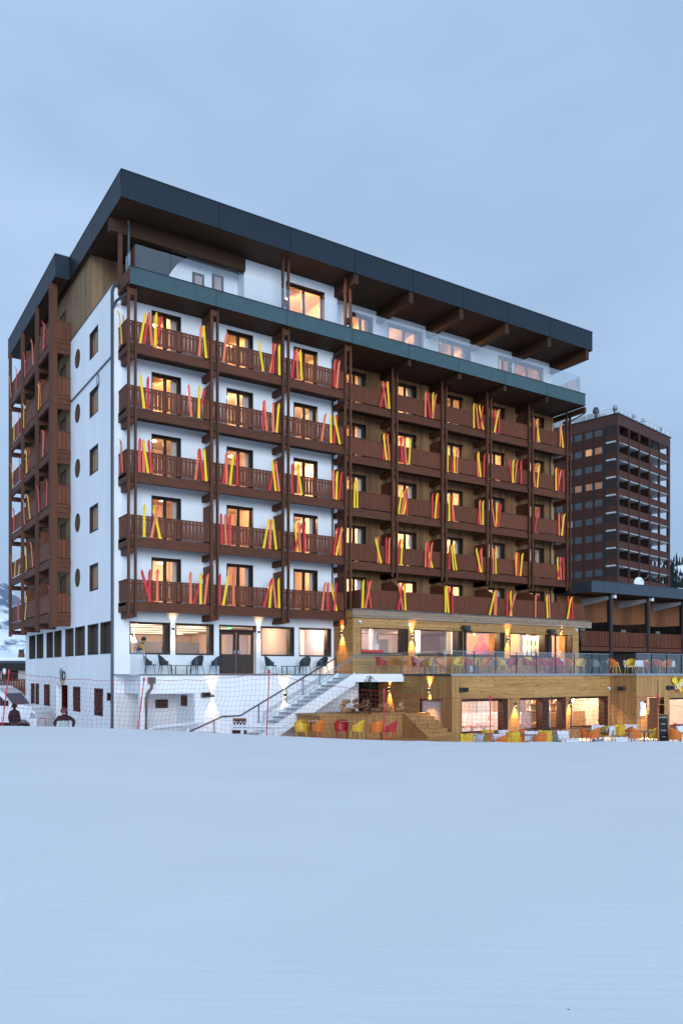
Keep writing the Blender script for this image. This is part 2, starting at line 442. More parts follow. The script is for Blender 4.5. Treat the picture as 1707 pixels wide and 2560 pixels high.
def text(name, body, size, loc, rot, mat, parent=None, ext=.004, align='CENTER', shear=0):
    c = bpy.data.curves.new(name, 'FONT'); c.body = body; c.size = size; c.extrude = ext; c.align_x = align; c.align_y = 'CENTER'; c.shear = shear
    o = bpy.data.objects.new(name, c); COL.objects.link(o)
    me = bpy.data.meshes.new_from_object(o.evaluated_get(bpy.context.evaluated_depsgraph_get())); bpy.data.objects.remove(o)
    me.materials.clear(); me.materials.append(MATS[mat]); o = bpy.data.objects.new(name, me); COL.objects.link(o); o.rotation_euler = rot; o.location = loc
    if parent is not None:
        o.parent = parent
        if parent.get('absolute'): o.location = Vector(loc) - parent.location
    return o
ORD = ['first', 'second', 'third', 'fourth', 'fifth', 'sixth', 'seventh', 'eighth', 'ninth', 'tenth', 'eleventh', 'twelfth', 'thirteenth',
       'fourteenth', 'fifteenth', 'sixteenth', 'seventeenth', 'eighteenth', 'nineteenth', 'twentieth', 'twenty-first', 'twenty-second', 'twenty-third', 'twenty-fourth']
GZ = -3.25
# ------------------------------------------------------------------ snow field and terrain
def snow_material():
    m, nt, b = base_mat('snow', .75, .25)
    geo = N(nt, 'ShaderNodeNewGeometry')
    mp = N(nt, 'ShaderNodeMapping'); mp.vector_type = 'POINT'
    mp.inputs['Rotation'].default_value = (0, 0, R(-YAW))
    nt.links.new(geo.outputs['Position'], mp.inputs[0])
    m2 = N(nt, 'ShaderNodeMapping'); m2.inputs['Scale'].default_value = (.5, 7, 1)
    nt.links.new(mp.outputs[0], m2.inputs[0])
    n1 = N(nt, 'ShaderNodeTexNoise'); n1.inputs['Scale'].default_value = 1.6; n1.inputs['Detail'].default_value = 8; n1.inputs['Roughness'].default_value = .6
    nt.links.new(m2.outputs[0], n1.inputs['Vector'])
    n2 = N(nt, 'ShaderNodeTexNoise'); n2.inputs['Scale'].default_value = .35; n2.inputs['Detail'].default_value = 4
    nt.links.new(geo.outputs['Position'], n2.inputs['Vector'])
    n4 = N(nt, 'ShaderNodeTexNoise'); n4.inputs['Scale'].default_value = 40; n4.inputs['Detail'].default_value = 3
    nt.links.new(geo.outputs['Position'], n4.inputs['Vector'])
    mr = N(nt, 'ShaderNodeMapRange'); mr.inputs[1].default_value = .3; mr.inputs[2].default_value = .7; mr.inputs[3].default_value = .865; mr.inputs[4].default_value = .90
    nt.links.new(n2.outputs['Fac'], mr.inputs[0])
    vm = N(nt, 'ShaderNodeVectorMath', operation='SCALE'); vm.inputs[0].default_value = (.985, .995, .985)
    nt.links.new(mr.outputs[0], vm.inputs['Scale'])
    # scattered dark specks of grit
    vo = N(nt, 'ShaderNodeTexVoronoi'); vo.inputs['Scale'].default_value = .9
    nt.links.new(geo.outputs['Position'], vo.inputs['Vector'])
    sp = N(nt, 'ShaderNodeMapRange'); sp.inputs[1].default_value = .006; sp.inputs[2].default_value = .010
    nt.links.new(vo.outputs['Distance'], sp.inputs[0])
    mx = N(nt, 'ShaderNodeMix', data_type='RGBA'); nt.links.new(sp.outputs[0], mx.inputs[0])
    mx.inputs[6].default_value = (.12, .10, .09, 1); nt.links.new(vm.outputs[0], mx.inputs[7])
    nt.links.new(mx.outputs[2], b.inputs['Base Color'])
    a = N(nt, 'ShaderNodeMath', operation='MULTIPLY_ADD'); nt.links.new(n4.outputs['Fac'], a.inputs[0]); a.inputs[1].default_value = .25
    nt.links.new(n1.outputs['Fac'], a.inputs[2])
    bp = N(nt, 'ShaderNodeBump'); bp.inputs['Strength'].default_value = .14; bp.inputs['Distance'].default_value = .05
    nt.links.new(a.outputs[0], bp.inputs['Height']); nt.links.new(bp.outputs[0], b.inputs['Normal'])
snow_material()
CREST = [(-4000, 1812), (0, 1816), (280, 1823), (560, 1835), (850, 1850), (1130, 1857), (1400, 1858), (1707, 1856), (6000, 1850)]
DC = 24.
def crest(l):
    px = 853.5 + l / DC * 1991
    for (a, b), (c, d) in zip(CREST, CREST[1:]):
        if a <= px <= c:
            t = (px - a) / (c - a); return -(b + (d - b) * t - 1684) * DC / 1991
    return -2
def sstep(t):
    t = min(1, max(0, t)); return t * t * (3 - 2 * t)
def snow_z(l, d):
    zc = crest(max(-60, min(60, l * DC / max(d, DC * .4) if d < DC else l)))
    if d <= DC: z = -1.75 + (zc + 1.75) * (d / DC) ** 1.15
    else: z = zc + (GZ - .02 - zc) * sstep((d - DC - .2) / 4.2)
    k = .010 if d < DC else .010 * max(0, 1 - (d - DC) / 5)
    z += k * noise.noise((l * .16, d * .16, 3)) + .018 * noise.noise((l * .9, d * .55, 1)) * (1 if d < 40 else 0)
    if 20 < d < 27: z += .03 * noise.noise((l * 2.3, d * 1.2, 9)) * (1 if l > 2 else .35)
    return z
ds = [.3]
while ds[-1] < 20: ds.append(ds[-1] * 1.045 + .05)
while ds[-1] < 30: ds.append(ds[-1] + .25)
while ds[-1] < 6000: ds.append(ds[-1] * 1.2)
mb = MB(); NL = 220
for d in ds:
    for i in range(NL + 1):
        t = i / NL * 2 - 1; t = t * (.55 + .45 * t * t)
        l = t * (d * 1.5 + 22)
        x, y = ld(l, d); mb.v.append((x, y, snow_z(l, d)))
for j in range(len(ds) - 1):
    for i in range(NL):
        a = j * (NL + 1) + i; mb.f.append((a, a + 1, a + NL + 2, a + NL + 1))
mb.m = [0] * len(mb.f)
tag(build('snow_ground', mb, 'snow', smooth=True), 'smooth groomed snow slope filling the foreground', None, kind='structure')

def mountain_material(name, rock, lo, hi, blue):
    m, nt, b = base_mat(name, .9, .1)
    geo = N(nt, 'ShaderNodeNewGeometry')
    n1 = N(nt, 'ShaderNodeTexNoise'); n1.inputs['Scale'].default_value = .014; n1.inputs['Detail'].default_value = 9; n1.inputs['Roughness'].default_value = .62
    nt.links.new(geo.outputs['Position'], n1.inputs['Vector'])
    sp = N(nt, 'ShaderNodeSeparateXYZ'); nt.links.new(geo.outputs['Normal'], sp.inputs[0])
    a = N(nt, 'ShaderNodeMath', operation='MULTIPLY_ADD'); nt.links.new(sp.outputs['Z'], a.inputs[0]); a.inputs[1].default_value = -.55
    nt.links.new(n1.outputs['Fac'], a.inputs[2])
    mr = N(nt, 'ShaderNodeMapRange'); mr.inputs[1].default_value = lo; mr.inputs[2].default_value = hi
    nt.links.new(a.outputs[0], mr.inputs[0])
    mx = N(nt, 'ShaderNodeMix', data_type='RGBA'); nt.links.new(mr.outputs[0], mx.inputs[0])
    mx.inputs[6].default_value = (*blue, 1); mx.inputs[7].default_value = (*rock, 1)
    nt.links.new(mx.outputs[2], b.inputs['Base Color'])
mountain_material('mountain_far', (.17, .21, .29), .02, .12, (.84, .88, .92))
mountain_material('hill_near', (.05, .06, .07), .12, .2, (.80, .84, .90))
def hill(name, mat, d0, d1, l0, l1, hz, nx=120, ny=60, label=None):
    mb = MB()
    for j in range(ny + 1):
        for i in range(nx + 1):
            d = d0 + (d1 - d0) * j / ny; l = l0 + (l1 - l0) * i / nx
            x, y = ld(l, d); mb.v.append((x, y, hz(l, d, i / nx, j / ny)))
    for j in range(ny):
        for i in range(nx):
            a = j * (nx + 1) + i; mb.f.append((a, a + 1, a + nx + 2, a + nx + 1)); mb.m.append(0)
    return tag(build(name, mb, mat, smooth=True), label, None, kind='structure')
def farz(l, d, u, v):
    px = 853.5 + l / d * 1991
    top = 210 - .35 * (px - 0) if px < 300 else 60
    r = noise.fractal((l * .004, d * .004, 2), 1.0, 2.1, 6)
    return (sstep(v * 1.15) * top * 3000 / 1991 * (1 + .18 * r) + 26 * r * min(1, v * 3)) - 6
hill('mountain', 'mountain_far', 2000, 3300, -2300, -700, farz, label='snowy mountainside with bare rock streaks far behind the hotel')
def nearz(l, d, u, v):
    r = noise.fractal((l * .008, d * .008, 5), 1.0, 2.1, 5)
    px = 853.5 + l / d * 1991
    top = 300 - .18 * max(0, px - 1675) - max(0, 1640 - px) * .5
    return sstep(v * 1.1) * top * 1180 / 1991 * (1 + .03 * r) + 5 * r * min(1, v * 3) - 6
hill('hill', 'hill_near', 700, 1250, 250, 760, nearz, label='snowy hill with dark conifers right of the tower block')
mb = MB(); rr = random.Random(3)
for k in range(5200):
    d = rr.uniform(740, 1180); l = (rr.uniform(1600, 1860) - 853.5) / 1991 * d
    v = (d - 700) / 550
    if v > .5 and rr.random() < min(.985, (v - .42) * 2.6): continue
    if noise.noise((l * .02, d * .02, 7)) < -.05: continue
    z = nearz(l, d, 0, v); h = rr.uniform(6, 12); x, y = ld(l, d); o = len(mb.v)
    for q in range(3):
        r0 = h * .2 * (1 - q * .27); zb = z + h * q * .27
        mb.lathe([(r0, zb), (r0 * .45, zb + h * .28), (.05, zb + h * .5)], (x, y, 0), 5)
tag(build('conifer_wood', mb, 'wood_needles'), 'dark conifer wood on the snowy hill right of the tower', 'conifers', kind='stuff')

# ------------------------------------------------------------------ the hotel
H = thing('hotel_building', 'large white and brown timber ski hotel with rows of balconies', 'hotel', (0, 0, GZ), absolute=True)
FL = [14.2, 11.42, 8.64, 5.86, 3.08]
BAYS = [.22, 4.02, 7.70, 11.26]
WB = [11.55, 15.0, 18.46, 21.88, 25.32, 28.68]
YW, YB, YR = 1.15, 2.25, 1.1        # white wall, boarded wall, recessed balcony front
PF, PW, PL = front(YW), front(YB), side(-.2)
XE, YE = 28.6, 19.6                 # far ends of the block

def window(P, u0, u1, z0, z1, rev=.25, leaves=2, parent=H, mat='dark_frame', pane='pane', fr=.075, label=None, sill=None, curt=None, curtm='curtain', rnd=random):
    mb = MB(); t = .045
    n1 = rev + .02
    for a, b, c, d in ((u0 + .002, u0 + t, z0, z1), (u1 - t, u1 - .002, z0, z1), (u0 + .002, u1 - .002, z1 - t, z1 - .002), (u0 + .002, u1 - .002, z0 + .002, z0 + t)):
        mb.box(a, b, -.012, n1, c, d, P=P)
    w = (u1 - u0 - 2 * t) / leaves
    for k in range(leaves):
        a, b = u0 + t + k * w, u0 + t + (k + 1) * w
        for q in ((a, a + fr, z0 + t, z1 - t), (b - fr, b, z0 + t, z1 - t), (a + fr, b - fr, z1 - t - fr, z1 - t), (a + fr, b - fr, z0 + t, z0 + t + fr)):
            mb.box(q[0], q[1], rev - .06, rev + .005, q[2], q[3], P=P)
    o = build('window', mb, mat, parent)
    for k in range(leaves):
        a, b = u0 + t + k * w + fr, u0 + t + (k + 1) * w - fr
        pb = MB().box(a - .01, b + .01, rev - .035, rev - .022, z0 + t + fr - .01, z1 - t - fr + .01, P=P)
        build('pane', pb, pane, o)
    if curt:
        for a, b in curt:
            c = MB(); n = max(6, int((b - a) / .06)); c2 = []
            for i in range(n + 1):
                u = a + (b - a) * i / n; nn = rev + .14 + .03 * math.sin(i * 1.9)
                c2.append((u, nn))
            for (ua, na), (ub, nb) in zip(c2, c2[1:]):
                c.quad(P(ua, z0 + .03, na), P(ub, z0 + .03, nb), P(ub, z1 - .05, nb), P(ua, z1 - .05, na))
            build('curtain', c, curtm, o)
    return o
def room(P, u0, u1, z0, z1, n0, n1, mat='plaster_room', parent=H, name='room', floor='room_floor'):
    mb = MB()
    q = lambda u, z, n: P(u, z, n)
    mb.quad(q(u0, z0, n1), q(u1, z0, n1), q(u1, z1, n1), q(u0, z1, n1)); mb.quad(q(u0, z1, n0), q(u1, z1, n0), q(u1, z1, n1), q(u0, z1, n1))
    mb.quad(q(u0, z0, n0), q(u0, z0, n1), q(u0, z1, n1), q(u0, z1, n0)); mb.quad(q(u1, z0, n0), q(u1, z1, n0), q(u1, z1, n1), q(u1, z0, n1))
    mb.quad(q(u0, z0, n0), q(u1, z0, n0), q(u1, z0, n1), q(u0, z0, n1), 1)
    return build(name, mb, [mat, floor], parent)

# --- openings
WWX = [1.51, 5.18, 8.82]
white_up = [(x, x + 1.40, f + .03, f + 2.16) for f in FL for x in WWX]
gf = [(.51, 2.39, .85, 2.31), (2.64, 4.53, .85, 2.31), (4.80, 6.75, -.03, 2.31), (7.0, 8.86, .85, 2.31), (9.14, 11.04, .85, 2.31)]
pent = [(8.38, 10.63, 17.06, 19.5)]
WDX = [(12.62, 13.98), (16.09, 17.47), (19.55, 20.95), (22.97, 24.35), (26.40, 27.80)]
wood_up = [(a, b, f + .03, f + 2.16) for f in FL for a, b in WDX]
pent_w = [(13.05, 14.42, 17.06, 19.55), (15.45, 17.94, 17.06, 19.55), (19.08, 21.57, 17.06, 19.55), (23.80, 24.97, 17.06, 19.55), (25.17, 27.73, 17.06, 19.55)]
mb = MB(); wall(mb, PF, -.2, 11.42, -.9, 17.05, white_up + gf, .28); wall(mb, PF, 6.1, 11.42, 17.05, 20.1, pent, .28)
mb.quad((11.42, YW, -.9), (11.42, YB + .02, -.9), (11.42, YB + .02, 20.1), (11.42, YW, 20.1))
mb.quad((6.1, YW, 17.0), (6.1, YW, 20.1), (6.1, 4.8, 20.1), (6.1, 4.8, 17.0))
build('front_wall', mb, 'stucco', H)
mb = MB(); wall(mb, PW, 11.42, XE, 3.0, 16.98, wood_up, .25)
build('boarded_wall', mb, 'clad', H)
mb = MB(); wall(mb, PW, 11.42, XE, 16.98, 20.1, pent_w, .25)
mb.quad((XE, YB, 16.9), (XE, YE, 16.9), (XE, YE, 20.1), (XE, YB, 20.1)); build('penthouse_wall', mb, 'stucco', H)
mb = MB(); mb.quad((XE, YB, GZ), (XE, YE, GZ), (XE, YE, 16.9), (XE, YB, 16.9)); mb.quad((XE, YE, GZ), (-.2, YE, GZ), (-.2, YE, 20), (XE, YE, 20))
build('rear_wall', mb, 'clad', H)
# left end wall with its openings
lw_win = [(3.52, 4.92, z, z + 1.25) for z in (14.94, 12.16, 9.42, 6.67, 3.9)]
bw = [(1.40, 3.15), (3.45, 5.27), (5.76, 7.6), (7.86, 9.56), (10.35, 12.02), (12.28, 13.84), (14.62, 16.4), (16.72, 18.5)]
bw = [(a, b, .88, 2.33) for a, b in bw]
low = [(15.76, 16.72, -1.87, -.6), (16.92, 18.0, -1.87, -.6), (13.05, 14.46, -1.85, -.62), (6.6, 7.96, -1.92, -.66), (2.74, 4.14, -1.96, -.69), (1.5, 2.12, -1.22, -.86)]
door = [(9.1, 11.6, GZ, -.61)]
mb = MB(); wall(mb, PL, YW, YE, GZ - .3, 17.1, [q + (1,) for q in lw_win + bw + low] + door, .3)
build('end_wall', mb, ['stucco', 'lit_amber_wood'], H)
mb = MB(); wall(mb, PL, 8.47, YE, 2.7, 17.12, [], .1); 
mb2 = MB(); 
for q in mb.v: mb2.v.append((q[0] - .006, q[1], q[2]))
mb2.f, mb2.m = mb.f, mb.m
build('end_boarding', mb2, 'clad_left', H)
mb = MB(); mb.quad((-.21, 4.76, 17.1), (-.21, YE, 17.1), (-.21, YE, 20), (-.21, 4.76, 20)); mb.quad((-.21, 4.76, 17.1), (3.0, 4.76, 17.1), (3.0, 4.76, 20), (-.21, 4.76, 20))
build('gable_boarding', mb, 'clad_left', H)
build('wall_capping', MB().box(-.23, -.1, YW, YE, 17.10, 17.14), 'pipe', H)
# recessed terrace back wall: white, its edge sweeping up in a curve
cv = [(2.3 + 2.3 * (1 - math.cos(t * math.pi / 20)) * 1.0 - 0, 17.05 + 2.9 * math.sin(t * math.pi / 20)) for t in range(11)]
mb = MB().prism([(6.1, 17.05), (6.1, 19.95)] + cv[::-1], front(1.90), 0, .05)
build('curved_wall', mb, 'stucco', H)
window(front(1.86), 3.75, 4.35, 17.1, 19.0, .03, 1, mat='dark_frame', pane='pane_lit_dim')
window(front(1.86), 4.75, 5.35, 17.1, 19.2, .03, 1, mat='dark_frame', pane='pane_lit_dim')

# --- lit rooms behind the upper windows
rl = random.Random(11)
WARM = [(1, .47, .17), (1, .54, .25), (1, .42, .13), (1, .50, .24)]
def lit(P, u0, u1, z0, z1, f, n0=.3, depth=3.4, power=34, curt=True, wide=.75, ceil=2.55, leaves=2, rev=.25, mat=None):
    side_open = rl.random(); power *= rl.choice([.45, .8, 1, 1.15, 1.3])
    cs = []
    if curt:
        if side_open < .6: cs.append((u1 - .24 - rl.random() * .14, u1 - .02))
        if side_open > .35: cs.append((u0 + .02, u0 + .12 + rl.random() * .1))
    wdw = window(P, u0, u1, z0, z1, rev, leaves, curt=cs)
    room(P, u0 - wide, u1 + wide, f + .01, f + ceil, n0, n0 + depth, mat or rl.choice(['plaster_room', 'plaster_pink', 'plaster_room']))
    uc = u0 + (u1 - u0) * rl.uniform(.25, .75)
    c = rl.choice(WARM)
    lz = f + ceil - rl.uniform(.28, .5)
    p = P(uc, lz, n0 + rl.uniform(1.0, 1.9))
    build('ceiling_lamp', MB().lathe([(.02, .5), (.02, .12), (.16, .02), (.17, .0), (.02, .015)], (p[0], p[1], lz + .02), 10), 'white_paint', wdw)
    lamp('room_light', (p[0], p[1], lz - .06), power * rl.uniform(.75, 1.3), c, wdw, .07)
    # headboard panel and picture on the back wall
    hb = MB().box(u0 - .5, u1 + .2, n0 + depth - .08, n0 + depth - .02, f + .2, f + 1.2, P=P)
    build('headboard', hb, rl.choice(['counter_wood', 'shutter_wood', 'curtain_blue']), wdw)
    return wdw
for (u0, u1, z0, z1), k in zip(white_up, range(99)):
    lit(PF, u0, u1, z0, z1, FL[k // 3], power=40)
for (u0, u1, z0, z1), k in zip(wood_up, range(99)):
    lit(PW, u0, u1, z0, z1, FL[k // 5], power=24 if k % 5 < 4 else 12, wide=.6)
lit(PF, *pent[0], 17.05, power=60, ceil=2.75, wide=.7)
for i, q in enumerate(pent_w):
    lit(PW, *q, 17.05, power=[22, 40, 55, 36, 30][i], ceil=2.75, wide=.05)

# --- left end windows (timber lined; faint inside light put into the amber wood's colour)
for q in lw_win:
    o = window(PL, *q, .10, 1, pane='pane_plain', fr=.06)
    build('shutter', MB().box(q[0] + .1, q[0] + .85, .13, .15, q[2] + .05, q[3] - .05, P=PL), 'lit_amber_wood', o)
    build('back', MB().box(q[0] - .02, q[1] + .02, .22, .26, q[2] - .02, q[3] + .02, P=PL), 'lit_amber_wood', o)
for q in bw:
    o = window(PL, *q, .26, 1, pane='pane_dark', fr=.07)
    build('blind', MB().box(q[0] + .1, q[0] + .75, .36, .40, q[2] + .05, q[3] - .05, P=PL), 'shutter_wood', o)
    build('back', MB().box(q[0] - .02, q[1] + .02, .5, .54, q[2] - .02, q[3] + .02, P=PL), 'chalet_dark', o)
for q in low:
    o = window(PL, *q, .26, 1, pane='pane_dark', fr=.05)
    build('back', MB().box(q[0] - .02, q[1] + .02, .4, .44, q[2] - .02, q[3] + .02, P=PL), 'chalet_dark', o)
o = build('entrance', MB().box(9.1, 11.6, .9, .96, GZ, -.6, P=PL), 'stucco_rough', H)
build('door', MB().box(9.15, 10.5, .86, .9, GZ, -1.35, P=PL), 'pipe_brown', o); build('door_light', MB().box(9.3, 10.35, .85, .86, -2.4, -1.5, P=PL), 'curtain', o)
for z in (15.77, 13.03, 10.28, 7.55, 4.79):      # round portholes
    ring = [(7.10 + .46 * math.cos(t * math.pi / 16), z + .46 * math.sin(t * math.pi / 16)) for t in range(32)]
    rin = [(7.10 + .38 * math.cos(t * math.pi / 16), z + .38 * math.sin(t * math.pi / 16)) for t in range(32)]
    mb = MB()
    for i in range(32):
        j = (i + 1) % 32
        mb.quad(PL(*ring[i], -.02), PL(*ring[j], -.02), PL(*rin[j], -.02), PL(*rin[i], -.02)); mb.quad(PL(*ring[i], -.02), PL(*ring[i], .0), PL(*ring[j], .0), PL(*ring[j], -.02))
        mb.quad(PL(*rin[i], -.02), PL(*rin[j], -.02), PL(*rin[j], -.004), PL(*rin[i], -.004))
    o = build('round_window', mb, 'dark_frame', H)
    build('pane', MB().prism(rin, PL, -.006, -.003), 'shutter_wood', o)
    build('pane_bar', MB().box(7.07, 7.13, -.014, -.008, z - .37, z + .37, P=PL), 'dark_frame', o)

# --- ground-floor windows, door and the lounge behind
for i, q in enumerate(gf):
    if i == 2: continue
    o = window(PF, *q, .36, 1, fr=.04)
    mb = MB().box(q[1] - .22, q[1] - .05, .05, .38, q[2] + .04, q[3] - .04, P=PF); build('shutter_box', mb, 'dark_frame', o)
o = window(PF, 4.8, 6.75, 2.02, 2.31, .2, 1, fr=.04)
build('exit_sign', MB().box(5.25, 5.5, .12, .14, 2.12, 2.22, P=PF), 'exit_green', o)
for a, b in ((4.86, 5.74), (5.78, 6.68)):
    mb = MB()
    for q in ((a, a + .14, -.02, 2.02), (b - .14, b, -.02, 2.02), (a + .14, b - .14, 1.86, 2.02), (a + .14, b - .14, -.02, .92)):
        mb.box(q[0], q[1], .16, .22, q[2], q[3], P=PF)
    d = build('door_leaf', mb, 'door_dark', H); build('pane', MB().box(a + .14, b - .14, .18, .19, .92, 1.86, P=PF), 'pane', d)
    build('handle', MB().box(b - .1 if a < 5 else a + .04, b - .05 if a < 5 else a + .09, .1, .16, .95, 1.1, P=PF), 'steel', d)
room(PF, .5, 8.95, -.04, 2.42, .42, 14, 'plaster_pink', name='lounge'); room(PF, 9.0, 11.35, -.04, 2.42, .42, 3.2, 'plaster_room', name='lounge')
build('back_panel', MB().box(.6, 4.3, 11.0, 11.2, 0, 2.05, P=PF), 'lavender', H); build('back_panel', MB().box(3.2, 6.9, 7.4, 7.6, .0, 1.75, P=PF), 'room_grey', H); build('back_panel', MB().box(7.6, 8.9, 5.4, 5.5, .0, 2.3, P=PF), 'lavender', H)
mb = MB().box(3.0, 4.6, 4.6, 5.4, 0, .95, P=PF).box(.9, 2.9, 1.3, 2.0, .0, .92, P=PF); build('bar_counter', mb, 'white_paint', H)
for i in range(5): build('ceiling_panel', MB().box(.8, 7.4, 2.2 + i * 2.2, 2.75 + i * 2.2, 2.37, 2.40, P=PF), 'panel_glow', H)
build('screen', MB().box(.15, .75, 3.4, 3.45, .75, 1.5, P=PF), 'curtain_blue', H)
for x, n in ((1.9, 4.2), (2.7, 6.0), (4.3, 5.2), (5.0, 6.6), (5.6, 8.0)):
    pb = MB().lathe([(.012, .75), (.012, .28), (.05, .26), (.13, 0), (.0, .02)], (x, YW + n, 1.62), 10); tag(build('pendant_lamp', pb, 'bulb'), 'glowing pendant lamp inside the lounge, %s from left' % {1.9: 'first', 2.7: 'second', 4.3: 'third', 5.0: 'fourth', 5.6: 'fifth'}[x], 'pendant lamp', 'lounge pendant lamps')
for x, n, e in ((2.2, 3.4, 16), (3.0, 8.0, 18), (5.2, 4.6, 16), (6.4, 10.5, 18), (7.8, 2.6, 10), (10.6, 1.6, 26)):
    lamp('lounge_light', (x, YW + n, 2.2), e, (1, .70, .46), H, .1)
build('wall_panel', MB().box(9.7, 10.1, 2.0, 2.1, -.02, 1.75, P=PF), 'lavender', H)
# --- posts, balconies, brackets, partitions
def slat_row(parent, P, u0, u1, z0, z1, n0, n1, pitch=.172, gap=.030, mat='brown_wood', single=True, rnd=random.Random(5)):
    n = max(1, round((u1 - u0) / pitch)); p = (u1 - u0) / n; mbj = MB()
    for i in range(n):
        g = gap * (1.25 if i % 3 else .6) * (1 if single else .45)
        a, b = u0 + i * p + g / 2, u0 + (i + 1) * p - g / 2; dn = rnd.uniform(-.003, .003); dz = rnd.uniform(-.006, .006)
        mb = MB() if single else mbj
        mb.box(a, b, n0 + dn, n1 + dn, z0 + dz, z1 + dz, P=P)
        if single: build('slat', mb, mat, parent)
    if not single:
        o = build('slats', mbj, mat, parent); o['kind'] = 'stuff'
def balcony(P, u0, u1, f, depth, single, pitch=.172, left=False, beam0=0., rail=.97, name='balcony', slats=True):
    """P has n = 0 at the balcony's outer face and n = depth at the wall"""
    mb = MB()
    mb.box(u0, u1, .06, depth, f - .16, f - .03, 1, P)                  # floor
    mb.box(u0, u1, .02, .10, f - .14, f + .03, 0, P)                    # upper edge board
    mb.box(u0, u1, -.02, .12, f - .40, f - .155, 0, P)                  # edge beam
    mb.box(u0, u1, .0, .11, f - .158, f - .135, 0, P)
    if left: mb.box(u0 - .0, u0 + .10, .12, depth, f - .40, f - .16, 0, P).box(u0, u0 + .08, .1, depth, f - .14, f + .03, 0, P)
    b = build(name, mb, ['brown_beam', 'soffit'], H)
    r = MB().box(u0, u1, .005, .085, f + rail - .045, f + rail, P=P).box(u0, u1, .045, .075, f + .16, f + .24, P=P).box(u0, u1, .045, .075, f + rail - .2, f + rail - .12, P=P)
    if left: r.box(u0, u0 + .08, .085, depth, f + rail - .045, f + rail, P=P)
    build('handrail', r, 'brown_wood', b)
    slat_row(b, P, u0 + .01, u1 - .01, f + .085, f + rail - .05, .018, .043, pitch, single=single)
    if left:
        Q = lambda u, z, n: P(u0 + n, z, u)
        slat_row(b, Q, .1, depth - .02, f + .085, f + rail - .05, .018, .043, .19, .012, single=False)
    return b
def post(x, y0, z0, z1, wd=.092, dp=.13, mat='post_wood', name='post'):
    return build(name, MB().box(x - wd / 2, x + wd / 2, y0, y0 + dp, z0, z1), mat, H)
PBW, PBR = front(0), front(YR)
for r, f in enumerate(FL):
    for b in range(3):
        balcony(PBW, BAYS[b] - (.22 if b == 0 else 0), BAYS[b + 1], f, YW, True, left=(b == 0))
for r, f in enumerate(FL[:4]):
    for b in range(5):
        balcony(PBR, WB[b] if b else 11.44, WB[b + 1] + (.12 if b == 4 else 0), f, YB - YR, False, .145)
# row on the restaurant roof
mb = MB().box(11.2, 28.74, -.6, YB, 3.21, 3.24); build('roof_deck', mb, 'concrete', H)
b5 = build('balcony', MB().box(11.9, 28.2, -.55, -.47, 3.27, 3.34), 'brown_beam', H)
build('handrail', MB().box(11.75, 28.25, -.56, -.46, 4.19, 4.235).box(11.75, 28.25, -.5, -.47, 3.95, 4.02), 'brown_wood', b5)
slat_row(b5, front(-.56), 11.75, 28.25, 3.27, 4.2, 0, .025, .145, single=False)
build('end_panel', MB().box(11.72, 11.76, -.5, .8, 3.27, 4.22), 'brown_wood', b5); build('end_panel', MB().box(28.24, 28.28, -.5, 2.2, 3.27, 4.22), 'brown_wood', b5)
# twin posts at every bay line, blocks between them, cross beams carrying the floors
for i, x in enumerate(BAYS):
    top = 16.5 if i < 2 else 19.9
    for s in (-.15, .15):
        post(x + s, -.13, 2.42, top)
    for f in FL:
        build('post_block', MB().box(x - .09, x + .09, -.1, .06, f - .42, f - .12), 'soffit', H)
        mb = MB().prism([(-.02, f - .68), (YW, f - .68), (YW, f - .40), (-.02, f - .40)], lambda u, z, n, x=x: (x + n, u, z), -.10, .10)
        build('cross_beam', mb, 'brown_beam', H)
        if i > 0:
            t = f + 1.86
            poly = [(.1, f), (YW, f), (YW, t), (.1, t)] if f != FL[0] else [(.1, f), (YW, f), (YW, t - .2), (.5, 16.4), (.1, 16.4)]
            build('partition', MB().prism(poly, lambda u, z, n, x=x: (x + n, u, z), -.03, .03), 'brown_wood', H)
    mb = MB().box(x - .10, x + .10, -.1, YW, 16.22, 16.5); build('cross_beam', mb, 'brown_beam', H)
for i, x in enumerate(WB):
    if i == 0: continue
    for s in (-.15, .15):
        post(x + s, YR - .13, 5.2, 16.5)
    for f in FL[:4]:
        build('post_block', MB().box(x - .09, x + .09, YR - .1, YR + .06, f - .42, f - .12), 'soffit', H)
        build('cross_beam', MB().box(x - .10, x + .10, YR - .02, YB, f - .68, f - .40), 'brown_beam', H)
        if i < 5:
            t = f + 1.80
            poly = [(YR + .1, f), (YB, f), (YB, t), (YR + .1, t)] if f != FL[0] else [(YR + .1, f), (YB, f), (YB, t - .2), (YR + .5, 16.4), (YR + .1, 16.4)]
            build('partition', MB().prism(poly, lambda u, z, n, x=x: (x + n, u, z), -.03, .03), 'brown_wood', H)
    build('cross_beam', MB().box(x - .10, x + .10, -.3, YB, 16.2, 16.5), 'roof_timber', H)
    f = 3.24
    if i < 5: build('partition', MB().prism([(.2, f), (YB, f), (YB, f + 1.75), (1.3, f + 1.75), (.2, f + 1.15)], lambda u, z, n, x=x: (x + n, u, z), -.03, .03), 'brown_wood', H)
    build('cross_beam', MB().box(x - .10, x + .10, YR - .02, YB, 5.18, 5.42), 'brown_beam', H)
build('corner_board', MB().box(28.45, 28.66, YB - .05, YB + .12, 3.2, 16.4), 'board_v', H)
build('downpipe', MB().tube([(28.3, YB - .12, 3.3), (28.3, YB - .12, 15.2), (28.6, YB - .5, 15.7), (29.3, .2, 16.4)], .045, 8), 'pipe', H)

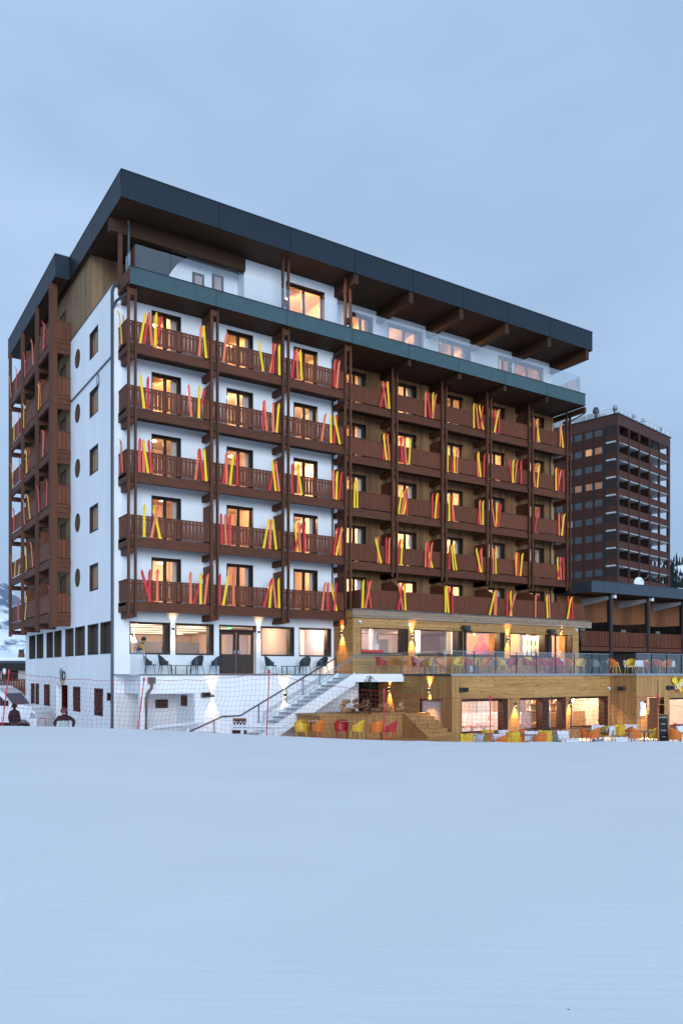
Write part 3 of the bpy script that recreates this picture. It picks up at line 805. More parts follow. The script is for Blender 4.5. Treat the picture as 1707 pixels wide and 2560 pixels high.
# --- terrace slab with ribbed band, roof with ribbed fascia
def ribbed(P, u0, u1, z0, z1, n, parent, mat, name='fascia_panel', cap=True):
    mb = MB(); h = (z1 - z0) / n; a, b = u0 + .012, u1 - .012
    pr = []
    for k in range(n):
        z = z0 + k * h; pr += [(z, -.020), (z + h * .82, -.012), (z + h * .84, -.004), (z + h, -.004)]
    for (za, na), (zb, nb) in zip(pr, pr[1:]):
        mb.quad(P(a, za, na), P(b, za, na), P(b, zb, nb), P(a, zb, nb))
    mb.quad(P(a, z0, -.022), P(a, z1, .006), P(a, z1, .05), P(a, z0, .05)); mb.quad(P(b, z0, -.022), P(b, z0, .05), P(b, z1, .05), P(b, z1, .006))
    return build(name, mb, mat, parent)
ZB0, ZB1 = 16.53, 17.25
TJ = [.01, 3.96, 7.6, 11.3, 14.86, 18.29, 21.73, 25.12, 28.57]
mb = MB().box(.03, 28.55, -.37, YW, ZB0 + .01, 17.02, 0).box(11.3, 28.55, YW, YB, ZB0 + .01, 17.02, 0).box(.03, 28.55, -.37, -.2, 17.0, ZB1 - .01, 1)
mb.box(-.0, 6.1, YW - .05, 4.8, 16.9, 17.03, 1)
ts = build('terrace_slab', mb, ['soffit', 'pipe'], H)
for a, b in zip(TJ, TJ[1:]): ribbed(front(-.4), a, b, ZB0, ZB1, 9, ts, 'band_slate')
ribbed(lambda u, z, n: (28.58 - n, u, z), -.4, YB, ZB0, ZB1, 9, ts, 'band_slate')
build('edge_trim', MB().box(0, 28.6, -.44, -.3, ZB1, ZB1 + .025), 'roof_slate', ts)
build('slab_end', MB().box(-.02, .03, -.36, YW, 16.62, 17.2), 'brown_beam', ts)
ZR0, ZR1 = 19.87, 21.0
YRF, XRL, XRR = -.75, -.45, 28.8
mb = MB().box(XRL + .03, XRR - .02, YRF + .05, YE + .4, ZR0 + .08, ZR1 - .02, 0).box(-1.12, XRL + .1, 7.7, YE + .4, ZR0 + .08, ZR1 - .04, 0)
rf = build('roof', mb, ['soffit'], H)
RJ = [XRL, 3.94, 7.58, 11.23, 14.85, 18.28, 21.67, 25.06, XRR]
for a, b in zip(RJ, RJ[1:]): ribbed(front(YRF), a, b, ZR0, ZR1, 14, rf, 'roof_slate')
LJ = [YRF, 3.5, 7.67]
for a, b in zip(LJ, LJ[1:]): ribbed(side(XRL), a, b, ZR0, ZR1, 14, rf, 'roof_slate')
ribbed(front(7.65), -1.15, XRL, ZR0, ZR1, 14, rf, 'roof_slate')
for a, b in zip([7.65, 11.58, 15.57], [11.58, 15.57, YE + .45]): ribbed(side(-1.15), a, b, ZR0, ZR1, 14, rf, 'roof_slate')
ribbed(lambda u, z, n: (XRR - n, u, z), YRF, YE + .4, ZR0, ZR1, 14, rf, 'roof_slate')
mb = MB().box(XRL - .03, XRR + .03, YRF - .04, YE + .45, ZR1, ZR1 + .03).box(-1.18, XRL - .03, 7.62, YE + .47, ZR1, ZR1 + .028); build('roof_capping', mb, 'pipe', rf)
for x, z0 in ((11.36, 19.4), (14.81, 19.3), (18.26, 19.3), (21.66, 19.3), (25.1, 19.3), (28.43, 19.3)):
    build('roof_beam', MB().box(x - .14, x + .14, -.68, YB + .0, z0, ZR0 + .07), 'roof_timber', rf)
build('roof_beam', MB().box(-.42, 6.08, .95, 1.25, 19.28, ZR0 + .07), 'roof_timber', rf)
post(.05, .95, 17.0, 19.3, .16, .16, 'brown_beam')
for x in (7.70, 11.26):
    build('post_block', MB().box(x - .09, x + .09, -.1, .06, 17.6, 17.9), 'soffit', H)
# terrace glass
GJ = [.34, 1.9, 3.25, 4.6, 5.95, 7.3, 8.6, 9.8, 10.85]
GJ2 = [11.65 + i * (28.31 - 11.65) / 13 for i in range(14)]
tg = thing('glass_balustrade', 'clear glass balustrade along the top terrace under the roof', 'balustrade', (.34, -.2, 17.02), absolute=True)
for J in (GJ, GJ2):
    for a, b in zip(J, J[1:]):
        build('pane', MB().box(a + .008, b - .008, -.215, -.2, 17.1, 18.36), 'glass_terrace', tg)
        build('clip', MB().box(b - .012, b + .012, -.23, -.19, 17.1, 17.35), 'steel', tg)
build('pane', MB().box(.325, .338, -.19, 1.1, 17.1, 18.36), 'glass_terrace', tg)
build('pane', MB().box(28.31, 28.325, -.19, .95, 17.1, 18.3), 'glass_terrace', tg); build('pane', MB().box(28.31, 28.325, .97, 2.2, 17.1, 18.3), 'glass_terrace', tg)
# penthouse side posts seen between the glass
for x in (7.55, 7.85, 11.11, 11.41): pass

# --- left end balconies
LBX = -1.12
PLB = lambda u, z, n: (LBX + n, u, z)
LB = [8.45, 11.80, 15.60, 19.35]
FLL = [17.05] + FL
for r, f in enumerate(FLL):
    for b in range(3):
        mb = MB()
        mb.box(LB[b], LB[b + 1], .06, .92, f - .16, f - .03, 1, PLB).box(LB[b], LB[b + 1], .02, .10, f - .14, f + .03, 0, PLB).box(LB[b], LB[b + 1], -.02, .12, f - .40, f - .155, 0, PLB)
        if b == 0: mb.box(LB[0] - .02, LB[0] + .1, .12, .92, f - .40, f - .16, 0, PLB).box(LB[0] - .03, LB[0] + .08, .0, .92, f - .14, f + .03, 0, PLB)
        o = build('balcony', mb, ['brown_beam', 'soffit'], H)
        build('handrail', MB().box(LB[b], LB[b + 1], .005, .085, f + .955, f + 1.0, P=PLB), 'brown_wood', o)
        slat_row(o, PLB, LB[b] + .05, LB[b + 1] - .05, f + .085, f + .95, .018, .043, .17, single=False)
        if b == 0:
            for k in range(4):
                build('slat', MB().box(LBX + .06 + k * .213, LBX + .06 + k * .213 + .185, LB[0], LB[0] + .025, f + .06, f + .96), 'brown_wood', o)
            build('handrail', MB().box(LBX, -.2, LB[0] - .02, LB[0] + .06, f + .965, f + 1.01), 'brown_wood', o)
    for y in LB:
        build('cross_beam', MB().box(LBX - .03, -.2, y - .10 if y > 9 else y + .02, y + .10, f - .66, f - .40), 'brown_beam', H)
        if 9 < y < 19 : build('partition', MB().box(LBX + .15, -.2, y - .03, y + .03, f, f + 1.85), 'brown_wood', H)
for y in LB:
    for s in (-.12, .12):
        build('post', MB().box(LBX - .10, LBX + .04, y + s - .06 + (.14 if y < 9 else 0), y + s + .06 + (.14 if y < 9 else 0), 2.3, 19.9), 'post_wood', H)
build('corner_post', MB().box(LBX - .02, LBX + .24, LB[0] - .06, LB[0] + .08, 2.38, 19.9), 'brown_beam', H)
for f in FLL:      # doors on the left balconies
    for a in (9.4, 12.9, 16.7):
        window(side(-.21), a, a + 1.2, f + .03, f + 2.1, .03, 1, pane='shutter_wood')

# --- pipes and cables on the corner
mb = MB().tube([(-.28, YW - .06, -2.9), (-.28, YW - .06, 16.75), (-.2, YW - .1, 17.0), (.35, .9, 17.05), (.4, .9, 19.6), (.35, .8, 19.85)], .07, 8)
build('downpipe', mb, 'pipe', H)
build('downpipe', MB().tube([(-.28, YW - .1, 16.0), (-.15, .9, 16.25), (.1, .2, 16.35)], .06, 8), 'pipe', H)
build('downpipe', MB().tube([(11.08, YW - .08, 3.0), (11.08, YW - .08, 15.9), (11.0, YW - .3, 16.2), (11.2, .3, 16.45)], .05, 8), 'pipe', H)
build('cable', MB().tube([(-.24, YW + .1, 13.95), (-.24, 8.3, 13.95)], .035, 6), 'pipe', H)
cp = [(-.26, 3.35 + .17 * math.cos(t * .62) * (1 + .1 * math.sin(t * 1.7)), 13.5 + .3 * math.sin(t * .62) * (1 + .08 * math.cos(t * 2.3))) for t in range(44)]
build('cable_coil', MB().tube(cp, .013, 4), 'rubber', H)

# ------------------------------------------------------------------ skis leaning on the balconies
SKIS = """
00 Y0.58,0.82,14.22 R0.74,0.97,14.17 C1.10,0.97,14.21 Y1.23,1.28,14.24 R1.25,1.55,14.21 C3.28,3.39,14.25 Y3.62,3.48,14.21
01 C4.47,4.64,14.25 Y6.50,6.26,14.23 C6.84,7.13,14.23 R7.01,7.01,14.24 Y7.37,7.35,14.23
02 R8.05,8.24,14.24 C8.38,8.31,14.25 Y8.58,8.48,14.25 R10.44,10.48,14.25 C10.60,10.74,14.24
03 R14.06,14.39,14.25 C14.47,14.21,14.19 Y14.63,14.53,14.26
04 C17.13,17.16,14.23 R17.49,17.28,14.19 Y17.64,17.64,14.25 C17.61,17.85,14.19
05 Y20.72,20.74,14.21 C21.08,20.92,14.17 Y21.43,21.08,14.23 R21.21,21.37,14.18
06 R22.47,22.33,14.20 Y22.32,22.62,14.24 R22.66,22.69,14.20
07 C25.56,25.62,14.12 C25.89,25.94,14.13 Y26.05,25.83,14.19 C27.88,27.93,14.18 Y28.22,28.00,14.19
10 Y0.76,0.59,11.44 R0.91,0.93,11.44 C2.91,2.78,11.45 Y3.25,3.28,11.39 R3.25,3.56,11.44
11 R6.50,6.53,11.39 C6.70,6.57,11.40 C7.03,7.01,11.47 Y7.19,7.32,11.46
12 C9.72,9.95,11.41 Y10.26,10.26,11.44 R10.40,10.60,11.38 Y10.76,10.44,11.46
13 R14.26,14.37,11.49 Y14.47,14.27,11.48 C14.64,14.52,11.49
14 R15.47,15.47,11.42 R15.65,15.38,11.44 C15.79,15.65,11.40 Y15.95,16.08,11.47
15 Y18.72,18.78,11.47 R19.03,19.28,11.39 Y19.22,19.23,11.39 C19.39,19.42,11.40 C21.06,21.01,11.46 Y21.23,21.05,11.48 R21.43,21.52,11.49
16 R23.81,23.57,11.44 Y23.81,23.84,11.60 C23.94,24.22,11.46 R24.48,24.50,11.43
17 C25.72,25.56,11.46 Y25.88,26.07,11.40 Y27.54,27.56,11.35 R27.70,27.73,11.37 C27.71,28.02,11.37 R28.21,28.22,11.44
20 R0.56,0.57,8.66 C0.74,0.71,8.68 Y0.93,0.70,8.70 R1.08,0.93,8.67 C3.11,3.27,8.67 R3.48,3.30,8.69 Y3.62,3.53,8.68
21 R4.45,4.66,8.62 C4.61,4.60,8.66 Y4.79,4.96,8.68 R5.14,5.14,8.66 R6.83,7.17,8.69 Y7.17,6.99,8.69 C7.34,7.17,8.67
22 R8.07,8.07,8.65 C8.38,8.41,8.67 Y8.58,8.35,8.65 C10.40,10.37,8.69 Y10.58,10.62,8.68 R10.73,10.89,8.67
23 Y12.40,12.43,8.68 Y12.57,12.58,8.63
24 Y15.27,15.54,8.72 C15.46,15.72,8.72 Y15.60,15.89,8.73 R15.81,15.81,8.70 R17.62,17.64,8.70 Y17.81,17.95,8.70 R17.98,18.07,8.70
25 C18.67,18.64,8.71 Y18.85,18.85,8.69 R19.03,19.07,8.71 C19.18,19.03,8.69 R21.04,21.24,8.69 C21.23,21.14,8.70 Y21.39,21.41,8.67
26 C22.39,22.08,8.63 Y22.47,22.51,8.61 R22.61,22.71,8.61 R22.51,22.81,8.61
27 R25.70,25.96,8.65 C27.84,27.84,8.63 R28.19,27.99,8.59 Y28.02,28.25,8.66
30 Y0.76,0.77,5.91 C1.07,1.34,5.91 Y1.46,1.17,5.90
31 R4.42,4.36,5.94 C4.60,4.55,5.94 R4.76,4.77,5.94 Y6.50,6.79,5.93 C6.85,6.91,5.91 Y7.19,7.01,5.92
32 Y8.37,8.21,5.91 R8.21,8.58,5.91 C8.51,8.41,5.90 R8.72,8.74,5.90 R10.44,10.66,5.91 Y10.57,10.92,5.92 C10.78,10.84,5.93
33 C13.92,13.92,5.87 Y14.11,13.74,5.93 R14.43,14.46,5.92 C14.59,14.63,5.93
34 R15.24,15.40,5.95 Y15.43,15.55,5.94 C17.11,17.16,5.90 R17.28,17.31,5.85 Y17.64,17.23,5.91 C17.43,17.60,5.85
35 R18.85,18.87,5.86 Y19.18,18.97,5.91 Y19.37,19.10,5.92 Y21.22,20.88,5.94 R21.06,21.24,5.93 C21.35,21.31,5.95
36 R22.09,22.08,5.90 C22.24,22.22,5.86 Y22.43,22.37,5.91 C24.05,23.98,5.93 Y24.12,24.14,5.91 R24.27,24.31,5.85 Y24.43,24.61,5.83
37 Y27.80,27.71,5.89 R27.67,28.02,5.89 C27.99,27.90,5.89 R28.19,28.20,5.90
40 R1.03,0.64,3.08 R0.98,1.01,3.09 C1.33,1.34,3.12 C2.86,2.86,3.13 R3.02,3.51,3.16 Y3.36,3.36,3.13 C3.53,3.70,3.11
41 R4.29,4.30,3.15 Y4.45,4.71,3.15 C4.97,4.95,3.05 R6.50,6.93,3.15 Y6.84,6.98,3.14 C7.18,7.01,3.14 Y7.34,7.32,3.14
42 C9.75,9.93,3.17 R10.07,10.09,3.15 Y10.58,10.22,3.13 R10.42,10.53,3.21
48 Y11.77,11.82,3.33 C11.92,12.24,3.28 R12.27,12.09,3.29 R13.96,14.23,3.27 C14.31,14.01,3.29 Y14.46,14.39,3.29 Y17.14,17.14,3.30 Y17.33,17.20,3.30 R17.36,17.42,3.30 R17.64,17.64,3.29 Y20.33,20.71,3.26 C20.68,20.75,3.34 C20.84,20.90,3.27 R21.67,21.74,3.27 Y22.00,21.97,3.27 C21.83,22.31,3.28 C23.98,24.04,3.28 Y24.98,24.89,3.28 C25.15,25.08,3.29 Y26.64,26.97,3.27 R26.94,26.75,3.28 R27.11,27.14,3.26
"""

ROWN = ['top', 'second', 'third', 'fourth', 'lowest']
CN = {'Y': ('yellow', 'ski_yellow'), 'R': ('red', 'ski_red'), 'C': ('coral orange', 'ski_coral')}
def ski_mesh(name, mat, L=1.42, wd=.125, tk=.022):
    mb = MB(); st = [(0, 1), (.35, .92), (.7, .86), (1.0, .9), (1.2, .97)] + [(1.2 + .22 * math.sin(a * math.pi / 12), .97 * math.cos(a * math.pi / 12) + .02) for a in range(1, 7)]
    st = [(z / 1.42 * L, f) for z, f in st]
    ring = []
    for z, f in st:
        t = max(0, (z - .83 * L) / (.17 * L)); by = -.075 * t * t
        h = max(.006, wd / 2 * f); i = len(mb.v)
        mb.v += [(-h, by - tk / 2, z), (h, by - tk / 2, z), (h, by + tk / 2, z), (-h, by + tk / 2, z)]; ring.append(i)
    for a, b in zip(ring, ring[1:]):
        for k in range(4): mb.f.append((a + k, a + (k + 1) % 4, b + (k + 1) % 4, b + k)); mb.m.append(0)
    mb.f.append((ring[0] + 3, ring[0] + 2, ring[0] + 1, ring[0])); mb.f.append(tuple(ring[-1] + k for k in range(4))); mb.m += [0, 0]
    return mb.mesh(name, mat)
SKM = {k: ski_mesh('ski', CN[k][1]) for k in CN}
rs = random.Random(2)
for ln in SKIS.strip().splitlines():
    p = ln.split(); row, bay = int(p[0][0]), int(p[0][1])
    yp = -.63 if bay == 8 else (-.05 if bay < 3 else YR - .05)
    for i, s in enumerate(p[1:]):
        x0, x1, z = map(float, s[1:].split(','))
        z = FL[row] + .03 if bay < 8 else 3.27
        a = math.atan2(x1 - x0, 1.38)
        o = link('ski', SKM[s[0]], None, (x0, yp - .006 * (i % 4) * 3, z), (R(rs.uniform(-1.5, .5)), a, R(rs.uniform(-6, 6))))
        o.scale = (rs.uniform(.95, 1.05), 1, rs.uniform(.985, 1.03))
        if bay < 8: lab = '%s ski, %s from left on the %s balcony from the left, %s row' % (CN[s[0]][0], ORD[i], ORD[bay], ROWN[row])
        else: lab = '%s ski, %s from left along the long railing above the restaurant' % (CN[s[0]][0], ORD[i])
        tag(o, lab, 'ski', 'skis leaning on the front balconies')
for k, (r_, c, y, z) in enumerate((('top', 'C', .75, FL[0]), ('top', 'Y', .45, FL[0]), ('third', 'R', .75, FL[2]), ('third', 'C', .4, FL[2]))):
    o = link('ski', SKM[c], None, (-.05, y, z + .03), (0, 0, R(-90))); o.rotation_euler = (R((-8, 5, -3, 2)[k]) , 0, R(-90))
    tag(o, '%s ski on the left side panel of the corner balcony, %s row' % (CN[c][0], r_), 'ski', 'skis leaning on the front balconies')
LROW = ['topmost'] + ['second', 'third', 'fourth', 'fifth', 'lowest']
for r, f in enumerate(FLL):
    for b in range(3):
        n = rs.choice([1, 2, 2, 3]); ys = sorted(rs.uniform(LB[b] + .45, LB[b + 1] - .3) for _ in range(n))
        for i, y in enumerate(ys):
            c = rs.choice('YRCRY')
            o = link('ski', SKM[c], None, (LBX - .05, y, f + .03), (0, 0, 0)); o.rotation_euler = (R(rs.uniform(-7, 7)), 0, R(-90))
            tag(o, '%s ski, %s from near end, %s bay of the %s left-end balcony row' % (CN[c][0], ORD[i], ['near', 'middle', 'far'][b], LROW[r]), 'ski', 'skis on the left end balconies')
# ------------------------------------------------------------------ left terrace in front of the lounge
def planks(parent, P, u0, u1, z0, z1, pitch, horiz, mat, holes=(), n0=-.022, n1=.004, seed=1, lmin=2.2, lmax=4.2, gap=.006):
    rnd = random.Random(seed); a0, a1, c0, c1 = (z0, z1, u0, u1) if horiz else (u0, u1, z0, z1)
    k = max(1, round((a1 - a0) / pitch)); p = (a1 - a0) / k
    for i in range(k):
        a, b = a0 + i * p + gap / 2, a0 + (i + 1) * p - gap / 2; m = (a + b) / 2
        cuts = []
        for h in holes:
            h0, h1, g0, g1 = (h[2], h[3], h[0], h[1]) if horiz else (h[0], h[1], h[2], h[3])
            if h0 < m < h1: cuts.append((g0, g1))
        segs, s = [], c0
        for g0, g1 in sorted(cuts):
            if g0 > s + .03: segs.append((s, g0))
            s = max(s, g1)
        if c1 > s + .03: segs.append((s, c1))
        for g0, g1 in segs:
            s = g0
            while s < g1 - .01:
                e = g1 if not horiz else min(g1, s + rnd.uniform(lmin, lmax))
                if g1 - e < .6: e = g1
                dn = rnd.uniform(-.004, .004)
                bx = MB()
                if horiz: bx.box(s + .002, e - .002, n0 + dn, n1, a, b, P=P)
                else: bx.box(a, b, n0 + dn, n1, s + .002, e - .002, P=P)
                build('board', bx, mat, parent); s = e
TF = -1.05
mb = MB()
mb.box(.26, 2.67, TF, TF + .2, -.87, -.08).box(.262, .46, TF + .2, YW, -.87, -.08)
mb.box(2.67, 11.25, TF + .001, TF + .25, GZ - .2, -.081); mb.box(2.67, 2.9, TF + .25, YW, GZ - .2, -.08)
mb.box(.262, .56, TF + .002, TF + .28, GZ - .2, -.871); mb.box(.47, 2.66, TF + .2, YW, -.88, -.84)
tb = build('terrace_base', mb, 'stucco', H)
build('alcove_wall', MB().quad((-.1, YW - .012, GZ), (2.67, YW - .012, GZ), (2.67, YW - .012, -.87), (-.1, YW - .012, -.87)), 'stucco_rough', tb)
build('lower_wall', MB().quad((-.2, YW - .004, GZ - .3), (11.4, YW - .004, GZ - .3), (11.4, YW - .004, -.9), (-.2, YW - .004, -.9)), 'stucco', tb)
build('vent_window', MB().box(1.68, 2.26, YW - .06, YW - .02, -1.57, -1.18), 'chalet_dark', tb); build('vent_window', MB().box(2.62, 2.67, -.2, .45, -1.45, -.98), 'chalet_dark', tb)
build('terrace_floor', MB().box(-.2, 11.2, TF - .03, YW, -.08, -.03), 'concrete', tb); build('edge_trim', MB().box(.2, 11.2, TF - .06, TF - .03, -.085, -.045), 'dark_metal', tb)
mb = MB().box(.56, .84, TF - .2, TF - .01, -.42, -.16).tube([(.72, TF - .1, -.4), (.70, TF - .1, -.62), (.52, TF - .1, -.85), (.47, TF - .1, -1.05), (.47, TF - .1, -3.1)], .065, 8); build('rainwater_pipe', mb, 'pipe_brown', tb)
J = [.53, 1.66, 2.78, 3.9, 5.04, 6.17, 7.32, 8.45, 9.57, 9.97]
g = thing('glass_balustrade', 'glass balustrade of the white terrace in front of the lounge windows', 'balustrade', (.53, -.95, -.03), absolute=True)
for a, b in zip(J, J[1:]):
    build('pane', MB().box(a + .01, b - .01, -.958, -.943, -.03, .99), 'glass_rail', g)
for y0, y1 in ((-.93, .05), (.07, 1.1)): build('pane', MB().box(.523, .537, y0, y1, -.03, .99), 'glass_rail', g)
build('corner_post', MB().box(.515, .545, -.965, -.935, -.03, .995), 'dark_metal', g)
build('end_post', MB().box(9.96, 10.02, -.97, -.93, -.03, .9), 'dark_metal', g)

# ------------------------------------------------------------------ staircase
st = thing('outdoor_staircase', 'white outdoor staircase with glass side climbing to the terrace', 'staircase', (4.5, -1.9, GZ), absolute=True)
SLP = .5435
sz = lambda x: -.03 + (x - 9.9) * SLP
for k in range(18):
    x1 = 9.9 - k * .322; z = -.03 - (k + 1) * .175
    build('tread', MB().box(x1 - .335, x1, -2.63, -1.32, z - .05, z), 'concrete', st)
    if k % 1 == 0: build('riser', MB().box(x1 - .03, x1 - .012, -2.62, -1.33, z - .0, z + .11), 'stucco', st)
for y0, y1, m in ((-2.78, -2.64, 'stucco'), (-1.31, -1.2, 'stucco')):
    build('stringer', MB().prism([(9.9, .03), (9.9, -.52), (4.1, sz(4.1) - .55), (4.1, sz(4.1) + .06)], lambda u, z, n: (u, n, z), y0, y1), m, st)
build('landing', MB().box(9.9, 12.72, -2.78, -1.06, -.40, -.021), 'stucco', st)
PS = lambda u, z, n: (u, n, z)
for a, b in ((9.85, 8.75), (8.73, 7.6), (7.58, 6.45), (6.43, 5.2)):
    build('pane', MB().prism([(a, sz(a) + .12), (a, sz(a) + .82), (b, sz(b) + .82), (b, sz(b) + .12)], PS, -2.62, -2.605), 'glass_rail', st)
for a, b in ((9.9, 11.3), (11.32, 12.7)): build('pane', MB().box(a, b, -2.74, -2.725, 0, .92), 'glass_rail', st)
build('handrail', MB().tube([(5.16, -2.7, sz(5.16) + .9), (9.85, -2.7, sz(9.85) + .86), (10.2, -2.7, .9), (12.7, -2.7, .93)], .022, 8), 'steel', st)
build('handrail', MB().tube([(5.16, -2.66, sz(5.16) + .78), (9.85, -2.66, sz(9.85) + .74), (10.2, -2.66, .8), (11.6, -2.66, .82)], .018, 8), 'steel', st)
build('handrail', MB().tube([(2.2, -1.25, -2.56), (3.87, -1.25, -1.9), (4.76, -1.25, -1.88), (9.75, -1.25, .72)], .032, 8), 'dark_metal', st)
for x in (3.5, 5.68, 7.1, 8.0, 8.9): build('baluster', MB().tube([(x, -1.25, sz(x) if x > 4 else GZ), (x, -1.25, (-1.88 + (x - 4.76) * .521) if x > 4.76 else -2.02)], .022, 6), 'dark_metal', st)
build('baluster', MB().tube([(5.17, -2.7, sz(5.17) - .1), (5.17, -2.7, sz(5.17) + .9)], .02, 6), 'steel', st)

# ------------------------------------------------------------------ restaurant wing
A = thing('restaurant_wing', 'timber clad restaurant wing with lit windows below the hotel balconies', 'restaurant', (20, -3, GZ), absolute=True)
AX, AY = 11.2, -.65
PA, PAS = front(AY), side(AX)
rw = [(11.65, 14.62, .97, 2.38), (15.04, 18.36, .97, 2.38), (18.56, 21.47, .97, 2.38), (21.9, 25.08, .97, 2.38), (25.2, 27.11, -.03, 2.38)]
mb = MB(); wall(mb, PA, AX, 27.64, -.1, 3.18, rw, .5); mb.quad((27.64, AY, -.1), (27.64, 3, -.1), (27.64, 3, 3.18), (27.64, AY, 3.18)); mb.quad((AX, AY, -.1), (AX, AY, 3.18), (AX, YW, 3.18), (AX, YW, -.1))
fw = build('wing_wall', mb, 'dark_frame', A)
planks(fw, PA, AX - .02, 27.66, -.02, 2.77, .155, True, 'board_h', rw, seed=3)
planks(fw, PAS, AY - .0, YW - .03, -.02, 2.77, .155, True, 'board_hy', [], seed=4)
planks(fw, front(AY - .08), AX - .1, 28.74, 2.78, 3.18, .135, True, 'board_grey', [], seed=5, n1=.08)
planks(fw, side(AX - .08), AY - .1, YW - .06, 2.78, 3.18, .135, True, 'board_hy', [], seed=6, n1=.08)
build('corner_board', MB().box(AX - .035, AX + .05, AY - .04, AY + .04, -.02, 2.775), 'board_v', fw)
build('roof_edge', MB().box(AX - .14, 28.78, AY - .13, YB, 3.185, 3.212), 'dark_metal', fw)
build('roof_slab', MB().box(AX - .05, 28.70, AY - .06, YB, 2.80, 3.17), 'soffit', fw)
for i, q in enumerate(rw):
    o = window(PA, *q, .5, 1 if i < 4 else 2, parent=A, fr=.05)
    if i < 4: build('shutter_box', MB().box(q[1] - .30, q[1] - .06, .02, .48, q[2] + .05, q[3] - .05, P=PA), 'dark_frame', o)
    else:
        build('door_panel', MB().box(25.3, 25.95, .40, .44, 0, 1.0, P=PA).box(26.2, 26.95, .40, .44, 0, .5, P=PA), 'shutter_wood', o)
        text('door_logo', 'Z', .42, (26.55, AY + .44, 1.2), (R(90), 0, 0), 'paper', o, .003)
room(PA, 11.3, 23.4, -.04, 2.47, .52, 8.0, 'lavender', A, 'dining_room'); room(PA, 23.46, 27.6, -.04, 2.47, .52, 4.6, 'room_orange', A, 'dining_room')
for x, n in ((13.0, 3.6), (14.0, 2.2), (17.3, 2.8), (19.6, 2.4)): build('column', MB().box(x - .2, x + .2, n - .2, n + .2, -.03, 2.46, P=PA), 'white_paint', A)
build('wall_panel', MB().box(20.4, 23.38, 3.0, 3.1, 0, 2.4, P=PA).box(23.34, 23.38, .6, 3.0, 0, 2.4, P=PA), 'room_orange', A)
build('wall_panel', MB().box(16.0, 17.0, 5.0, 5.1, 0, 2.0, P=PA), 'room_grey', A)
build('wine_print', MB().box(23.5, 26.2, 1.9, 1.95, .6, 2.3, P=PA), 'paper', A)
for r_, z in enumerate((1.72, 1.05)):
    for k in range(7):
        x = 23.7 + k * .38; bb = MB().box(x - .06, x + .06, 1.875, 1.895, z, z + .3, P=PA).box(x - .025, x + .025, 1.875, 1.895, z + .3, z + .48, P=PA); build('bottle_print', bb, 'bottle_green', A)
o = build('banquette', MB().box(11.5, 14.2, 1.6, 2.1, 0, 1.25, P=PA), 'red_cloth', A)
for x, n, e, c in ((12.6, 2.0, 12, (1, .74, .56)), (14.8, 2.6, 12, (1, .74, .56)), (15.5, 6.4, 16, (1, .74, .6)), (17.0, 2.2, 13, (1, .70, .46)), (18.6, 5.6, 16, (1, .64, .34)), (20.6, 1.5, 24, (1, .60, .26)), (22.4, 1.2, 24, (1, .62, .28)), (24.6, 1.2, 34, (1, .66, .32)), (26.2, 1.8, 30, (1, .60, .28))):
    lamp('dining_light', (x, AY + n, 2.25), e, c, A, .1)
for k, (x, n) in enumerate(((12.0, 1.4), (13.6, 1.8), (16.2, 1.5), (19.4, 1.4), (20.8, 2.0), (22.6, 1.2))):
    build('downlight', MB().lathe([(.07, .0), (.07, .03), (.03, .04)], (x, AY + n, 2.42), 10), 'bulb', A)
tag(build('red_bell_lamp', MB().lathe([(.62, .0), (.60, .25), (.52, .55), (.40, .85), (.22, 1.08), (.10, 1.15), (.2, 1.3), (.06, 1.38), (.03, 1.5)], (21.3, AY + 1.7, .75), 20), 'red_cloth', smooth=True), 'big red bell-shaped ornament glowing behind the third restaurant window', 'ornament')
for k, (x, z) in enumerate(((12.3, 2.1), (13.45, 2.0), (15.9, 1.9))):
    b = MB().tube([(x, AY + 1.1, 2.72), (x, AY + 1.1, z)], .015, 5).tube([(x, AY + 1.1, z), (x + .05, AY + 1.1, z - .45)], .05, 6)
    tag(build('hanging_wood', b, 'counter_wood'), 'driftwood stick hanging inside the restaurant, %s from left' % ORD[k], 'ornament', 'hanging driftwood sticks')

# terrace slab of the restaurant and the floor under it
LX, LY, SX, LY2 = 12.745, -6.3, 23.46, -7.93
mb = MB().prism([(LX - .05, LY - .05), (SX - .05, LY - .05), (SX - .05, LY2 - .05), (44, LY2 - .05), (44, 1.5), (27.64, 1.5), (27.64, AY), (11.2, AY), (11.2, -1.06), (LX - .05, -1.06)], lambda u, z, n: (u, z, n), -.10, -.03)
sl_ = build('terrace_slab', mb, 'concrete', A)
build('edge_trim', MB().box(LX - .09, SX - .05, LY - .09, LY - .05, -.11, -.012).box(SX - .09, SX - .05, LY2 - .09, LY - .09, -.11, -.012).box(SX - .05, 44, LY2 - .09, LY2 - .05, -.11, -.012), 'steel', sl_)
build('edge_trim', MB().box(LX - .09, LX - .05, LY - .05, -1.1, -.11, -.02), 'dark_metal', sl_)
PLS, PLF, PL2, PLS2 = side(LX), front(LY), front(LY2), side(SX)
sw = [(-5.62, -4.0, -2.78, -1.19)]
lf = [(13.28, 16.22, -2.78, -1.19), (16.92, 20.2, -2.78, -1.19), (20.52, 23.38, -2.78, -1.19)]
l2 = [(24.22, 25.76, GZ, -1.22), (26.1, 29.4, -2.83, -1.28)]
mb = MB()
wall(mb, PLS, LY, AY, GZ - .2, -.1, sw, .4); wall(mb, PLF, LX, SX, GZ - .2, -.1, lf, .4); wall(mb, PLS2, LY2, LY, GZ - .2, -.1, [], .3); wall(mb, PL2, SX, 44, GZ - .2, -.1, l2, .35)
lwall = build('lower_wall', mb, 'dark_frame', A)
planks(lwall, PLS, -3.98, AY, GZ, -.12, .18, True, 'board_hy', [], seed=7)
planks(lwall, PLS, LY - .03, -3.99, GZ, -.12, .142, False, 'board_v', sw, seed=8)
